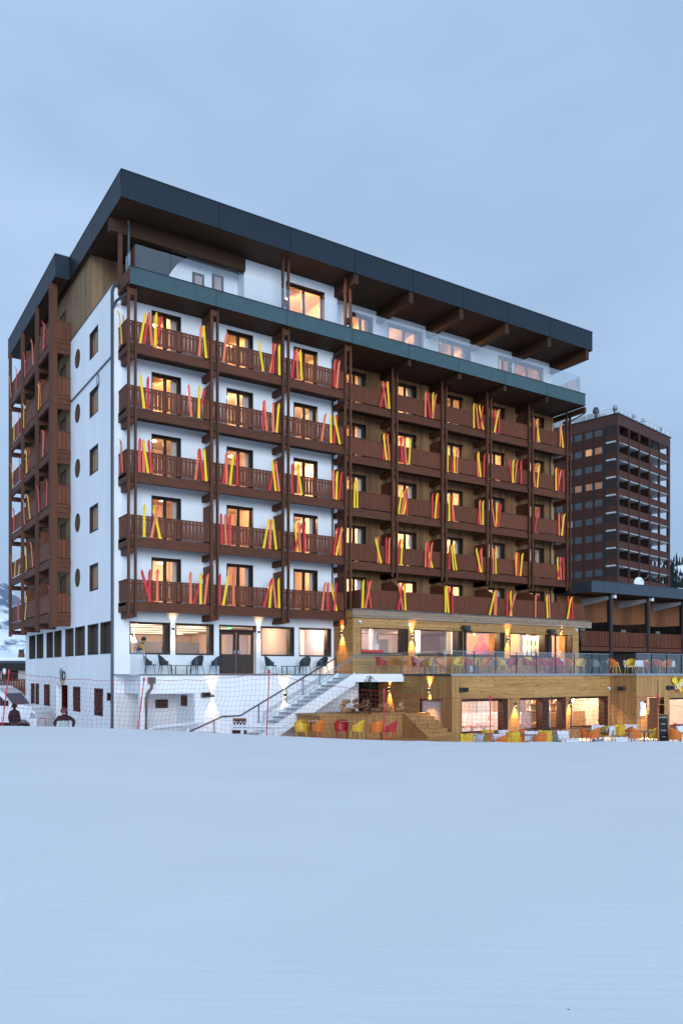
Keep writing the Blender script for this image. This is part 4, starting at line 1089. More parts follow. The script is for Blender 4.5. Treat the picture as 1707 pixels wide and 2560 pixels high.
planks(lwall, PLF, 13.28, SX, -1.17, -.12, .175, True, 'board_h', [], seed=9, lmin=1.8, lmax=3.6)
planks(lwall, PLF, LX - .02, 13.28, GZ, -.12, .135, False, 'board_v', [], seed=10)
planks(lwall, PLF, 13.29, SX, GZ, -1.175, .16, False, 'board_v', lf, seed=12)
planks(lwall, PLS2, LY2 - .03, LY, GZ, -.12, .142, False, 'board_v', [], seed=13)
planks(lwall, PL2, SX - .02, 31.5, GZ, -.12, .142, False, 'board_v', l2, seed=14)
for q, P_, lv in ((sw[0], PLS, 1), (lf[0], PLF, 1), (lf[1], PLF, 2), (lf[2], PLF, 1), (l2[1], PL2, 1)):
    o = window(P_, *q, .4, lv, parent=A, fr=.06)
    if P_ is PLF:
        build('side_panel', MB().box(q[1] - .32, q[1] - .06, .02, .39, q[2] + .05, q[3] - .05, P=P_), 'dark_frame', o)
        build('sill', MB().box(q[0] - .05, q[1] + .05, -.09, .02, q[2] - .07, q[2] - .01, P=P_), 'board_grey', o)
build('window_mullion', MB().box(18.5, 18.95, .0, .42, -2.78, -1.19, P=PLF), 'dark_frame', A)
room(PLF, 12.85, 23.4, GZ, -.25, .42, 5.2, 'plaster_pink', A, 'bar_room'); room(PL2, 23.5, 31, GZ, -.25, .36, 4.5, 'plaster_room', A, 'bar_room')
build('wall_panel', MB().box(13.6, 15.4, 4.2, 4.3, GZ, -.6, P=PLF).box(17.0, 17.9, 3.0, 3.1, GZ, -.3, P=PLF), 'room_grey', A)
build('back_counter', MB().box(13.2, 19.5, 2.4, 2.9, GZ, -2.0, P=PLF), 'lavender', A)
build('oven', MB().box(14.1, 14.6, 2.9, 3.2, -2.0, -1.35, P=PLF), 'dark_metal', A)
for x in (14.0, 15.0, 15.8, 17.5, 18.2, 19.6): tag(build('dining_table', MB().box(x - .35, x + .35, .9, 1.5, -2.56, -2.5, P=PLF).box(x - .04, x + .04, 1.16, 1.24, GZ, -2.56, P=PLF), 'counter_wood'), 'wooden table inside the lower bar, %s from left' % ORD[(14.0, 15.0, 15.8, 17.5, 18.2, 19.6).index(x)], 'table', 'tables inside the lower bar')
for x, c in ((13.7, 'chair_orange'), (14.4, 'chair_orange'), (15.0, 'chair_red'), (17.3, 'chair_orange'), (18.2, 'chair_red'), (19.4, 'chair_yellow'), (20.9, 'paper')):
    b = MB()
    b.tube([(x + .22 * math.cos(t * math.pi / 8), LY + .75, -2.62 + .22 * math.sin(t * math.pi / 8)) for t in range(9)], .025, 5).box(x - .2, x + .2, LY + .55, LY + .95, -2.78, -2.72).box(x - .02, x + .02, LY + .73, LY + .77, GZ, -2.78); tag(build('dining_chair', b, c), 'round backed chair inside the lower bar, %s from left' % ORD[(13.7, 14.4, 15.0, 17.3, 18.2, 19.4, 20.9).index(x)], 'chair', 'chairs inside the lower bar')
build('bar_counter', MB().box(20.4, 23.3, 1.5, 1.9, GZ, -2.02, P=PLF), 'counter_wood', A)
bs = build('bar_shelf', MB().box(20.4, 23.3, 2.6, 2.9, -2.0, -1.97, P=PLF).box(20.4, 23.3, 2.6, 2.9, -1.62, -1.59, P=PLF).box(20.4, 23.3, 2.9, 2.95, -2.1, -.9, P=PLF), 'counter_wood', A)
rb = random.Random(4)
for z in (-1.97, -1.59):
    for k in range(17):
        x = 20.5 + k * .165 + rb.uniform(-.03, .03); h = rb.uniform(.22, .32)
        tag(build('bottle', MB().lathe([(.036, 0), (.038, h * .6), (.014, h * .75), (.014, h)], (x, LY + 2.75, z), 7), rb.choice(['bottle_green', 'bottle_amber', 'bottle_amber', 'paper'])), 'small bottle behind the lower bar, %s from left on the %s shelf' % (ORD[k], 'lower' if z < -1.8 else 'upper'), 'bottle', 'bottles on the bar shelves')
for x in (20.9, 22.0): tag(build('globe_lamp', MB().lathe([(.02, .11), (.09, .07), (.11, 0), (.09, -.07), (.02, -.11)], (x, LY + 1.2, -1.38), 12).tube([(x, LY + 1.2, -1.27), (x, LY + 1.2, -.26)], .008, 5), 'bulb'), 'round glowing globe lamp above the bar, %s one' % ('left' if x < 21 else 'right'), 'globe lamp')
for x, n, e in ((14.2, 1.6, 44), (16.3, 1.6, 44), (18.4, 1.4, 56), (20.2, 1.4, 40), (22.3, 1.0, 56), (13.6, 1.0, 20)): lamp('bar_light', (x, LY + n, -.75), e, (1, .70, .42), A, .09)
lamp('bar_light', (25.2, LY2 + 1.3, -.8), 90, (1, .66, .34), A, .09); lamp('bar_light', (27.6, LY2 + 1.3, -.8), 90, (1, .66, .36), A, .09)
d = build('entrance_door', MB().box(24.26, 24.34, .3, .36, GZ, -1.26, P=PL2).box(25.0, 25.72, .3, .36, GZ, -1.26, P=PL2).box(24.62, 25.0, .3, .36, GZ, -2.1, P=PL2), 'shutter_wood', A)
build('pane', MB().box(24.34, 25.0, .33, .345, GZ, -1.26, P=PL2), 'pane', d)
text('door_lettering', 'LE POP’S', .14, (24.66, LY2 + .30, -1.98), (R(90), 0, 0), 'ink', A, .003)

# glass round the restaurant terrace
g = thing('glass_balustrade', 'long glass balustrade round the restaurant terrace with coloured chairs', 'balustrade', (SX, LY, -.03), absolute=True)
def gl_run(fn, a, b, pitch=1.27):
    n = max(1, round((b - a) / pitch)); p = (b - a) / n
    for i in range(n):
        fn(a + i * p + .008, a + (i + 1) * p - .008)
gl_run(lambda a, b: (build('pane', MB().box(a, b, LY + .02, LY + .035, -.03, 1.0), 'glass_rail', g), build('rail_post', MB().box(b + .002, b + .014, LY + .0, LY + .05, -.03, 1.0), 'dark_metal', g)), LX, SX)
gl_run(lambda a, b: build('pane', MB().box(LX, LX + .015, a, b, -.03, 1.0), 'glass_rail', g), LY + .05, -1.6)
gl_run(lambda a, b: build('pane', MB().box(SX, SX + .015, a, b, -.03, 1.0), 'glass_rail', g), LY2 + .05, LY)
gl_run(lambda a, b: (build('pane', MB().box(a, b, LY2 + .02, LY2 + .035, -.03, 1.0), 'glass_rail', g), build('rail_post', MB().box(b + .002, b + .014, LY2 + .0, LY2 + .05, -.03, 1.0), 'dark_metal', g)), SX, 36)
build('cap_rail', MB().box(LX, SX, LY + .01, LY + .045, 1.0, 1.02).box(SX, 36, LY2 + .01, LY2 + .045, 1.0, 1.02).box(LX - .01, LX + .03, LY + .045, -1.6, 1.0, 1.018), 'steel', g)

# ------------------------------------------------------------------ wall lamps
def sconce(P, u, z, label, up=9, down=9, spot=64, h=.16, nn=-.09, warm=(1, .50, .15)):
    o = P(u, z, nn)
    t = thing('wall_lamp', label, 'wall lamp', (o[0], o[1], z - h / 2), group='up and down wall lamps')
    build('lamp_body', MB().lathe([(.035, 0), (.045, .005), (.045, h - .005), (.035, h)], (0, 0, 0), 12), 'dark_metal', t)
    b = P(u, z, 0); build('bracket', MB().bar((0, 0, h / 2), (b[0] - o[0], b[1] - o[1], h / 2), .05, .06), 'dark_metal', t)
    if up:
        build('bulb', MB().lathe([(.03, 0), (.03, .008)], (0, 0, h), 10), 'bulb', t); lamp('lamp_light', (0, 0, h + .03), up, warm, t, .03, 'SPOT', (R(180), 0, 0), spot + 12, .95)
    if down:
        build('bulb', MB().lathe([(.03, -.008), (.03, 0)], (0, 0, 0), 10), 'bulb', t); lamp('lamp_light', (0, 0, -.03), down, warm, t, .03, 'SPOT', (0, 0, 0), spot + 12, .95)
W_ = (1, .60, .28)
sconce(PF, 2.51, 2.03, 'slim wall lamp between the two leftmost lounge windows', 9, 9, 50, warm=W_)
sconce(PF, 6.87, 2.01, 'slim wall lamp just right of the lounge door', 9, 9, 50, warm=W_)
sconce(front(TF), 3.48, -.98, 'wall lamp beside the black loudspeaker on the low white wall', 10, 10, 56, warm=W_)
sconce(front(TF), 7.09, -.99, 'wall lamp on the white wall behind the staircase', 10, 10, 56, warm=W_)
sconce(PAS, .3, 2.05, 'wall lamp on the timber return wall beside the lounge', 54, 60)
sconce(PA, 14.84, 1.93, 'wall lamp between first and second restaurant windows', 47, 53, 50)
sconce(PA, 21.69, 1.93, 'wall lamp between third and fourth restaurant windows', 47, 53, 50)
sconce(PA, 26.11, 2.62, 'small wall lamp above the restaurant terrace door', 10, 11, 80)
sconce(PLS, -1.64, -.78, 'wall lamp on horizontal boards behind the small fir tree', 47, 60, 50)
sconce(PLS, -4.77, -.78, 'wall lamp on vertical boards above the narrow side window', 47, 38, 56)
sconce(PLF, 16.6, -1.45, 'lamp on the pillar between the lower bar windows', 0, 60, 60)
sconce(PLF, 20.36, -1.45, 'lamp on the pillar left of the bottle shelves', 0, 60, 60)
sconce(PL2, 24.05, -1.45, 'lamp above the menu sheets beside the lower door', 0, 60, 60)

# cameras, loudspeakers, patio heaters, papers, sign
def speaker(P, u, z, label):
    o = P(u, z, 0); t = thing('loudspeaker', label, 'loudspeaker', (o[0], o[1], z), group='black wall loudspeakers')
    q = P(1, 0, 0); q0 = P(0, 0, 0); ax = Vector(q) - Vector(q0); nv = Vector(P(0, 0, -1)) - Vector(q0)
    mb = MB(); pr = [(-.2, -.09), (-.2, .07), (-.16, .1), (.16, .1), (.2, .07), (.2, -.09), (.16, -.11), (-.16, -.11)]
    Q = lambda uu, zz, n: tuple(ax * uu + nv * n + Vector((0, 0, zz)))
    build('cabinet', mb.prism(pr, Q, .07, .24), 'dark_metal', t); build('bracket', MB().prism([(-.03, -.05), (-.03, .05), (.03, .05), (.03, -.05)], Q, 0, .08), 'dark_metal', t)
    build('grille', MB().prism([(-.15, -.07), (-.15, .07), (.15, .07), (.15, -.07)], Q, .24, .245), 'rubber', t)
speaker(front(TF), 3.13, -.93, 'black loudspeaker on the low white terrace wall')
speaker(PLF, 13.32, -.73, 'black loudspeaker on boards above the leftmost lower window')
speaker(PLS2, -7.14, -.77, 'black loudspeaker on the stepped vertical board wall')
speaker(PL2, 26.0, -.74, 'black loudspeaker left of the painted sign')
def cctv(P, u, z, label, s=1):
    o = P(u, z, -.08); t = thing('security_camera', label, 'camera', (o[0], o[1], z), group='white security cameras')
    build('housing', MB().lathe([(.02, -.09), (.06, -.07), (.085, -.02), (.09, .03), (.07, .07), (.03, .08)], (0, 0, 0), 14), 'white_paint', t, smooth=True)
    d = (Vector((CAM[0], CAM[1], 0)) - Vector(o)).normalized() * .07
    build('lens', MB().lathe([(.01, -.03), (.035, -.02), (.04, 0), (.035, .02), (.01, .03)], (d.x, d.y, -.02), 10), 'rubber', t)
cctv(PA, 11.55, 2.56, 'white dome camera above the leftmost restaurant window')
cctv(PA, 27.35, 2.62, 'white dome camera right of the terrace door')
cctv(PLF, 23.3, -.78, 'white dome camera at the end of the lower horizontal boards')
cctv(PF, 7.62, 2.62, 'small white camera under the lowest balcony beam')
tag(build('alarm_box', MB().prism([(14.55, 2.44), (14.55, 2.60), (14.57, 2.62), (14.67, 2.62), (14.69, 2.60), (14.69, 2.44)], PA, -.12, -.03), 'white_paint'), 'small white box beside a wall lamp on the wing', 'box')
for x, l_ in ((18.45, 'black patio heater arm between the second and third restaurant windows'), (25.1, 'black patio heater arm beside the terrace door')):
    t = thing('patio_heater', l_, 'heater', (x, AY - .12, -.03))
    build('pole', MB().box(-.05, .05, -.05, .05, 0, 2.42), 'dark_metal', t); build('head', MB().box(-.3, .12, -.3, .0, 2.42, 2.62).box(-.1, .25, -.25, .05, 2.3, 2.4), 'dark_metal', t)
for k, (u0, u1, z0, z1) in enumerate(((23.72, 24.1, -1.75, -1.42), (23.68, 23.92, -2.15, -1.78), (23.94, 24.14, -2.15, -1.80))):
    tag(build('menu_sheet', MB().box(u0, u1, -.035, -.028, z0, z1, P=PL2), 'paper'), 'white menu sheet beside the lower door, %s of three' % ('upper', 'lower left', 'lower right')[k], 'menu', 'menu sheets')
sg = thing('wall_sign', 'colourful painted LE POP sign high on the vertical boards', 'sign', (26.9, LY2 - .05, -.95), absolute=True)
PS2 = front(LY2 - .10)
build('sign_backing', MB().prism([(26.35, -.50), (26.75, -.36), (26.62, -.70), (26.95, -.30), (27.4, -.22), (27.9, -.36), (27.75, -.62), (27.2, -.85), (26.95, -1.0), (26.8, -.80)], PS2, 0, .02), 'sign_yellow', sg)
build('sign_flame', MB().prism([(26.2, -.42), (26.22, -.22), (26.3, -.30), (26.35, -.14), (26.42, -.27), (26.5, -.12), (26.52, -.28), (26.62, -.2), (26.58, -.42), (26.42, -.55)], PS2, -.02, .0), 'sign_yellow', sg)
build('sign_swoosh', MB().prism([(26.5, -.72), (26.75, -.80), (26.72, -.98), (26.62, -1.0)], PS2, -.015, .005), 'sign_red', sg); build('sign_swoosh', MB().prism([(26.95, -.62), (27.5, -.52), (27.4, -.82), (27.05, -.86)], PS2, -.012, .005), 'sign_orange', sg)
text('sign_lettering', 'LE POP’S', .33, (27.02, LY2 - .135, -.60), (R(90), R(-14), 0), 'paper', sg, .01, shear=.1)

# ------------------------------------------------------------------ raised deck, steps, logs, fir
dk = thing('timber_deck', 'raised timber deck and planter wall in front of the staircase', 'deck', (8, -6, GZ), absolute=True)
mb = MB().box(6.75, LX - .03, -4.8, -2.85, GZ, -1.82); b_ = build('planter', mb, 'board_h', dk)
planks(b_, front(-4.8), 6.73, 11.0, GZ, -1.80, .14, False, 'board_v', [], seed=21)
build('top_board', MB().box(6.65, 11.1, -4.9, -2.9, -1.82, -1.76), 'board_h', dk)
build('floor', MB().box(2.2, 12.2, -9.0, -4.84, GZ - .1, -2.86), 'board_h', dk)
for k in range(6): build('step', MB().box(11.1, LX - .04, -4.83 - .3 * (k + 1), -4.83 - .3 * k, GZ, -1.95 - k * .17), 'board_h', dk)
build('handrail', MB().bar((11.12, -4.85, -1.78), (11.12, -6.6, -2.78), .06, .09), 'board_h', dk)
rb = random.Random(9)
for k in range(15):
    x = 8.6 + (k % 6) * .62 + rb.uniform(-.1, .1); z = -1.66 + (k // 6) * .2
    o = build('split_log', MB().tube([(x - .22, -3.9 + rb.uniform(-.3, .3), z), (x + .22, -3.7 + rb.uniform(-.3, .3), z + rb.uniform(-.02, .05))], .1, 7), 'log_end')
    tag(o, 'split firewood log under the staircase, %s from left in the %s layer' % (ORD[k % 6], ('bottom', 'middle', 'top')[k // 6]), 'log', 'firewood logs under the staircase')
fx, fy = at(924, 34.2); fz = -1.76
ft = thing('fir_tree', 'small dark green fir tree beside the staircase landing', 'fir tree', (fx, fy, fz))
build('trunk', MB().tube([(0, 0, 0), (0, 0, .9), (.01, 0, 1.72)], [.05, .035, .008], 7), 'bark', ft)
mb = MB(); rf_ = random.Random(8)
for k in range(95):
    t = k / 94; z = .12 + 1.5 * t; L = (.92 * (1 - t) ** .75 + .08) * rf_.uniform(.7, 1.15); a = k * 2.399 + rf_.uniform(-.3, .3)
    dx, dy = math.cos(a), math.sin(a)
    for j in range(int(14 + L * 60)):
        s = rf_.uniform(.12, 1) * L; p = Vector((dx * s, dy * s, z + .10 * s - .22 * s * s)); sd = rf_.choice((-1, 1))
        q = p + Vector((-dy * sd, dx * sd, .25)) * rf_.uniform(.05, .12) + Vector((dx, dy, 0)) * .06; w_ = Vector((dx, dy, .3)) * .02
        mb.add([p - w_, p + w_, q + w_ * .4, q - w_ * .4], [(0, 1, 2, 3)])
build('crown', mb, 'needles', ft)
# ------------------------------------------------------------------ chairs, stools, tables, blankets
CHM = {}
def chair_meshes(mat, sh, style):
    key = (mat, sh, style)
    if key in CHM: return CHM[key]
    sm = MB(); n = 14; rows = 5; bh = .40 if style != 'low' else .44
    def pt(a, r_):           # shell wraps round the seat, high at the back, low at the arms
        c = math.cos(a); back = max(0, c) ** .7
        top = sh + .20 + (bh - .20) * back if style != 'low' else sh + .16 + (bh - .16) * back
        z = sh - .02 + (top - sh + .02) * r_; fl = 1 + .16 * r_
        return (.25 * math.sin(a) * fl, .25 * c * fl * .96 + .03 * r_, z)
    A0 = 2.0
    for th in (0, .022):
        for j in range(rows):
            for i in range(n + 1):
                p = pt(-A0 + 2 * A0 * i / n, j / (rows - 1)); k = 1 - th * 3.2
                sm.v.append((p[0] * k, p[1] * k, p[2]))
    h = rows * (n + 1)
    for b0 in (0, h):
        for j in range(rows - 1):
            for i in range(n):
                a = b0 + j * (n + 1) + i; sm.f.append((a, a + 1, a + n + 2, a + n + 1))
    for i in range(n):
        a = (rows - 1) * (n + 1) + i; sm.f.append((a, a + 1, a + 1 + h, a + h))
    for j in range(rows - 1):
        for i in (0, n):
            a = j * (n + 1) + i; sm.f.append((a, a + n + 1, a + n + 1 + h, a + h))
    sm.m = [0] * len(sm.f)
    st_ = MB().prism([(.24 * math.sin(a * math.pi / 8) , .24 * math.cos(a * math.pi / 8) - (.05 if 3 < a < 13 else 0)) for a in range(16)], lambda u, z, nn: (u, z, nn), sh - .04, sh)
    legs = []
    for sx in (-1, 1):
        for sy in (-1, 1): legs.append(MB().tube([(sx * .17, sy * .17, sh - .03), (sx * .24, sy * .24, 0)], [.017, .012], 6).mesh('leg', mat))
    CHM[key] = (sm.mesh('shell', mat, True), st_.mesh('seat', mat), legs)
    return CHM[key]
def chair(x, y, z, rz, mat, label, sh=.44, style='mid', group='chairs on the restaurant terrace', name='armchair', cat='chair'):
    t = thing(name, label, cat, (x, y, z), R(rz), group); a, b, c = chair_meshes(mat, sh, style)
    link('shell', a, t); link('seat', b, t)
    for q in c: link('leg', q, t)
    return t
def table(x, y, z, label, h=.72, r=.34, mat='counter_wood', group='terrace tables'):
    t = thing('table', label, 'table', (x, y, z), 0, group)
    build('table_top', MB().lathe([(r - .01, h - .03), (r, h - .025), (r, h - .005), (r - .01, h)], n=18), mat, t); build('column', MB().tube([(0, 0, .03), (0, 0, h - .03)], .032, 8), 'dark_metal', t)
    build('base', MB().lathe([(.22, 0), (.22, .015), (.05, .035)], n=14), 'dark_metal', t)
def blanket(x, y, z, rz, mat, label, wd=.46, drop=.34):
    """folded over a chair back: two hanging leaves and a rounded crease"""
    mb = MB(); rn = random.Random(int(x * 100)); n = 8; prof = [(-.07, -drop), (-.065, -.12), (-.05, -.02), (-.02, .025), (.02, .025), (.05, -.02), (.065, -.10), (.07, -drop * .55)]
    for th in (0, 1):
        for i in range(n + 1):
            u = -wd / 2 + wd * i / n
            for (a, b) in prof:
                k = .014 * math.sin(i * 1.7 + b * 9) + rn.uniform(-.006, .006); mb.v.append((u * (1 + .04 * math.sin(b * 14)), a * (1 - .3 * th) + k - .05 * (1 - (2 * i / n - 1) ** 2) * 0, b - .012 * th + k))
    m = len(prof); h = (n + 1) * m
    for b0 in (0, h):
        for i in range(n):
            for j in range(m - 1):
                a = b0 + i * m + j; mb.f.append((a, a + 1, a + m + 1, a + m))
    for i in range(n):
        for j in (0, m - 1): a = i * m + j; mb.f.append((a, a + m, a + m + h, a + h))
    for j in range(m - 1):
        for i in (0, n): a = i * m + j; mb.f.append((a, a + 1, a + 1 + h, a + h))
    mb.m = [0] * len(mb.f)
    tag(build('blanket', mb, mat, None, (x, y, z), (0, 0, R(rz)), True), label, 'blanket', 'blankets over the chairs')
# chair front faces -Y in its own axes; rz turns it
for k, (x, y, rz, l_) in enumerate(((1.15, .35, 70, 'black armchair leftmost on the white terrace'), (1.75, .1, 55, 'black armchair second from left on the white terrace'), (3.35, .35, -60, 'black armchair right of the left low table'),
        (4.2, .1, -75, 'black armchair just left of the lounge door'), (6.98, .1, 80, 'black armchair just right of the lounge door'), (9.0, .35, 180, 'black armchair beside the right low table'), (9.9, .2, -70, 'black armchair rightmost on the white terrace'))):
    chair(x, y, -.03, rz, 'chair_black', l_, .42, 'low', 'black armchairs on the white terrace')
for x, l_ in ((2.55, 'black low table between the left black armchairs'), (8.15, 'black low table between the right black armchairs')):
    t = thing('low_table', l_, 'table', (x, .2, -.03)); build('table_top', MB().box(-.4, .4, -.28, .28, .36, .39), 'chair_black', t)
    for sx in (-1, 1):
        for sy in (-1, 1): build('leg', MB().box(sx * .36 - .018, sx * .36 + .018, sy * .24 - .018, sy * .24 + .018, 0, .36), 'chair_black', t)
CW = {'chair_red': 'dark red', 'chair_orange': 'orange', 'chair_yellow': 'yellow', 'chair_grey': 'grey green'}
TC = [('chair_red', 11.95, -2.0, 90), ('chair_orange', 12.95, -1.7, 180), ('chair_red', 13.95, -2.3, 80), ('chair_red', 14.3, -1.8, 60), ('chair_yellow', 14.9, -2.3, -70), ('chair_orange', 15.6, -2.2, 60), ('chair_orange', 16.1, -1.8, 180),
      ('chair_grey', 17.0, -2.6, 10), ('chair_yellow', 17.8, -2.4, -80), ('chair_grey', 18.5, -2.8, 0), ('chair_yellow', 18.95, -2.0, 30), ('chair_grey', 19.4, -2.9, 200), ('chair_grey', 20.0, -2.3, 60), ('chair_yellow', 20.6, -3.2, 90),
      ('chair_red', 21.2, -3.6, 10), ('chair_red', 21.7, -2.8, 190), ('chair_red', 22.3, -3.5, -20), ('chair_orange', 23.6, -3.4, 80), ('chair_orange', 24.1, -3.0, -60), ('chair_yellow', 24.7, -2.6, 160), ('chair_grey', 25.9, -3.4, 80),
      ('chair_yellow', 27.3, -3.6, 70), ('chair_yellow', 27.9, -3.0, 40), ('chair_red', 30.0, -3.6, 80), ('chair_yellow', 30.8, -2.9, 170), ('chair_yellow', 31.8, -3.6, 30),
      ('chair_red', 19.3, -4.6, 20), ('chair_red', 19.9, -4.7, -10), ('chair_red', 20.5, -4.6, 15), ('chair_red', 21.1, -4.7, 170), ('chair_red', 21.7, -4.5, 5), ('chair_orange', 22.4, -4.7, 60), ('chair_yellow', 23.2, -4.6, -60), ('chair_orange', 13.6, -4.4, 70), ('chair_yellow', 14.6, -4.6, -70), ('chair_red', 15.5, -4.3, 80), ('chair_orange', 16.5, -4.5, -80), ('chair_yellow', 17.5, -4.6, 60), ('chair_red', 18.4, -4.4, -70), ('chair_orange', 25.2, -5.2, 70), ('chair_yellow', 26.3, -5.4, -70), ('chair_red', 28.4, -5.6, 80), ('chair_orange', 29.6, -5.4, -80)]
TC.sort(key=lambda q: (q[1] - CAM[0]) / (q[2] - CAM[1]))
ORD += ['twenty-%s' % q for q in ORD[4:9]] + ['thirtieth'] + ['thirty-%s' % q for q in ORD[:9]] + ['fortieth'] + ['forty-%s' % q for q in ORD[:9]]
for k, (m, x, y, rz) in enumerate(TC):
    chair(x, y, -.03, rz, m, '%s armchair behind the restaurant glass, %s from the left' % (CW[m], ORD[k]), .46)
for k, (x, y) in enumerate(((12.85, -2.4), (14.55, -2.7), (17.4, -2.9), (19.2, -2.5), (22.0, -3.2), (24.0, -3.9), (26.9, -3.4), (29.2, -3.3), (31.2, -3.2))):
    table(x, y, -.03, 'round table behind the restaurant glass, %s from the left' % ORD[k])
for k, (x, y, z, m) in enumerate(((17.05, -2.75, .42, 'blanket_white'), (23.3, -3.3, .80, 'blanket_white'), (26.6, -3.75, .72, 'blanket_white'), (28.6, -3.5, .72, 'blanket_white'), (29.3, -3.7, .74, 'blanket_white'), (32.6, -3.6, .76, 'blanket_white'), (18.5, -2.55, .84, 'blanket_grey'), (20.0, -2.1, .82, 'blanket_grey'), (20.55, -3.35, .85, 'blanket_yellow'))):
    blanket(x, y, z, random.Random(k).uniform(-30, 30), m, '%s blanket on the upper restaurant terrace, %s from left' % (m.split('_')[1], ORD[[0, 5, 6, 7, 8, 9, 1, 2, 3][k]]), .6 if m != 'blanket_yellow' else .4)
# tall stools on the deck
ST = [('chair_yellow', 754, -40, 'yellow tall stool, leftmost on the timber deck'), ('chair_orange', 793, 200, 'orange tall stool, second from left on the timber deck'), ('chair_red', 853, -40, 'red tall stool in the middle of the timber deck'),
      ('chair_yellow', 892, 215, 'yellow tall stool right of the red one on the deck'), ('chair_orange', 940, 175, 'orange tall stool near the red net post'), ('chair_red', 974, 215, 'red tall stool, rightmost on the timber deck')]
for m, px, rz, l_ in ST:
    x, y = at(px, 30.6 - (px > 930) * .3); chair(x, y, -2.86, rz, m, l_, .68, 'mid', 'tall stools on the timber deck', 'bar_stool', 'stool')
for px, l_ in ((777, 'tall round table between yellow and orange stools on the deck'), (868, 'tall round table right of the red middle stool'), (953, 'tall round table at the right end of the deck')):
    x, y = at(px, 30.9); table(x, y, -2.86, l_, 1.02, .36, group='tall tables on the deck')
# chairs along the snow edge at the right
LC = [('chair_yellow', 1166, 31.5, 180), ('chair_yellow', 1218, 33.5, 150), ('chair_orange', 1252, 31.0, 200), ('chair_yellow', 1283, 32.0, 90), ('chair_orange', 1297, 32.3, 60), ('chair_orange', 1316, 33.6, 0), ('chair_orange', 1348, 32.0, 180), ('chair_yellow', 1364, 32.2, 120),
      ('chair_grey', 1385, 32.4, 60), ('chair_orange', 1466, 33.6, 30), ('chair_orange', 1481, 33.4, 190), ('chair_yellow', 1518, 34.2, -60), ('chair_yellow', 1548, 34.8, 180), ('chair_red', 1570, 34.8, 200), ('chair_orange', 1585, 33.0, 110), ('chair_yellow', 1636, 34.0, 180), ('chair_orange', 1688, 32.5, 100), ('chair_red', 1700, 35.5, 0)]
for k, (m, px, d, rz) in enumerate(LC):
    x, y = at(px, d); chair(x, y, GZ + (.14 if px > 1440 else .04), rz, m, '%s armchair at the snow edge below the bar, %s from left' % (CW[m], ORD[k]), .46, group='armchairs at the snow edge')
for k, (px, d) in enumerate(((1190, 32.2), (1232, 32.4), (1318, 32.4), (1400, 33.0), (1494, 34.2), (1610, 33.8), (1700, 33.0))):
    x, y = at(px, d); table(x, y, GZ + .05, 'pale round table at the snow edge, %s from left' % ORD[k], .74, .42, 'board_grey', 'tables at the snow edge')
BK = [('yellow', 1166, 31.35, .84, 8), ('white', 1198, 31.7, .80, -60), ('yellow', 1219, 33.4, .86, -10), ('white', 1246, 31.3, .84, 20), ('white', 1257, 33.2, .86, 30), ('yellow', 1283, 31.9, .86, 0), ('white', 1328, 32.2, .90, -10), ('yellow', 1363, 32.1, .92, -20), ('white', 1406, 32.6, .88, 10), ('white', 1430, 31.5, .66, 0), ('white', 1494, 34.6, .98, -15), ('white', 1527, 34.1, .96, 40), ('yellow', 1550, 34.7, .98, 0), ('white', 1553, 31.8, .68, 0), ('white', 1577, 34.6, 1.0, -20), ('white', 1582, 33.0, .80, 60), ('grey', 1494, 31.6, .62, 30), ('yellow', 1637, 33.9, .84, 0), ('white', 1702, 34.5, .95, 20)]
od = sorted(range(len(BK)), key=lambda i: BK[i][1])
for k, i in enumerate(od):
    c, px, d, h, rz = BK[i]; x, y = at(px, d)
    blanket(x, y, GZ + h, rz + YAW, 'blanket_' + c, '%s blanket over a chair at the snow edge, %s from left' % (c, ORD[k]), .52, .36)

# ------------------------------------------------------------------ ski racks, chalkboards
def ski_rack(a, b, z, label, n):
    a, b = Vector((*a, z)), Vector((*b, z)); t = thing('ski_rack', label, 'ski rack', (a.x, a.y, GZ), 0, 'white ski racks', absolute=True); d = (b - a).normalized(); L = (b - a).length; s = d.cross(Vector((0, 0, 1)))
    build('beam', MB().bar(a, b, .08, .09), 'white_paint', t); build('beam', MB().bar(a + s * .28 + Vector((0, 0, .12)), b + s * .28 + Vector((0, 0, .12)), .06, .07), 'white_paint', t)
    for i in range(n):
        p = a + d * (L * (i + .5) / n); build('slat', MB().bar(p - s * .05 + Vector((0, 0, .03)), p + s * .36 + Vector((0, 0, .19)) + d * .10, .035, .06), 'white_paint', t)
    for f in (.2, .8):
        p = a + d * L * f; build('leg', MB().bar((p.x, p.y, GZ), p, .09, .09), 'white_paint', t)
ski_rack(at(368, 30.5), at(492, 33.5), -2.20, 'long white ski rack at the foot of the white alcove', 18)
ski_rack(at(578, 28.6), at(714, 28.3), -1.98, 'white ski rack on legs in front of the staircase foot', 17)
def chalkboard(px, d, z0, z1, wd, label, lines, tilt=0, yaw=YAW, name='chalkboard'):
    x, y = at(px, d); t = thing(name, label, 'chalkboard', (x, y, z0), R(yaw)); h = z1 - z0
    P = lambda u, z, n: (u, n + z * tilt, z)
    build('board', MB().box(-wd / 2 + .04, wd / 2 - .04, 0, .02, .04, h - .04, P=P), 'slate_board', t)
    fr = MB().box(-wd / 2, -wd / 2 + .045, -.012, .03, 0, h, P=P).box(wd / 2 - .045, wd / 2, -.012, .03, 0, h, P=P).box(-wd / 2 + .045, wd / 2 - .045, -.012, .03, h - .045, h, P=P).box(-wd / 2 + .045, wd / 2 - .045, -.012, .03, 0, .045, P=P)
    build('frame', fr, 'frame_wood', t)
    for i, (s, sz_) in enumerate(lines):
        zz = h - .14 - i * (h - .2) / max(1, len(lines) - .5); text('chalk_lettering', s, sz_, (0, -.006 + zz * tilt, zz), (R(90) - math.atan(tilt), 0, 0), 'chalk', t, .001)
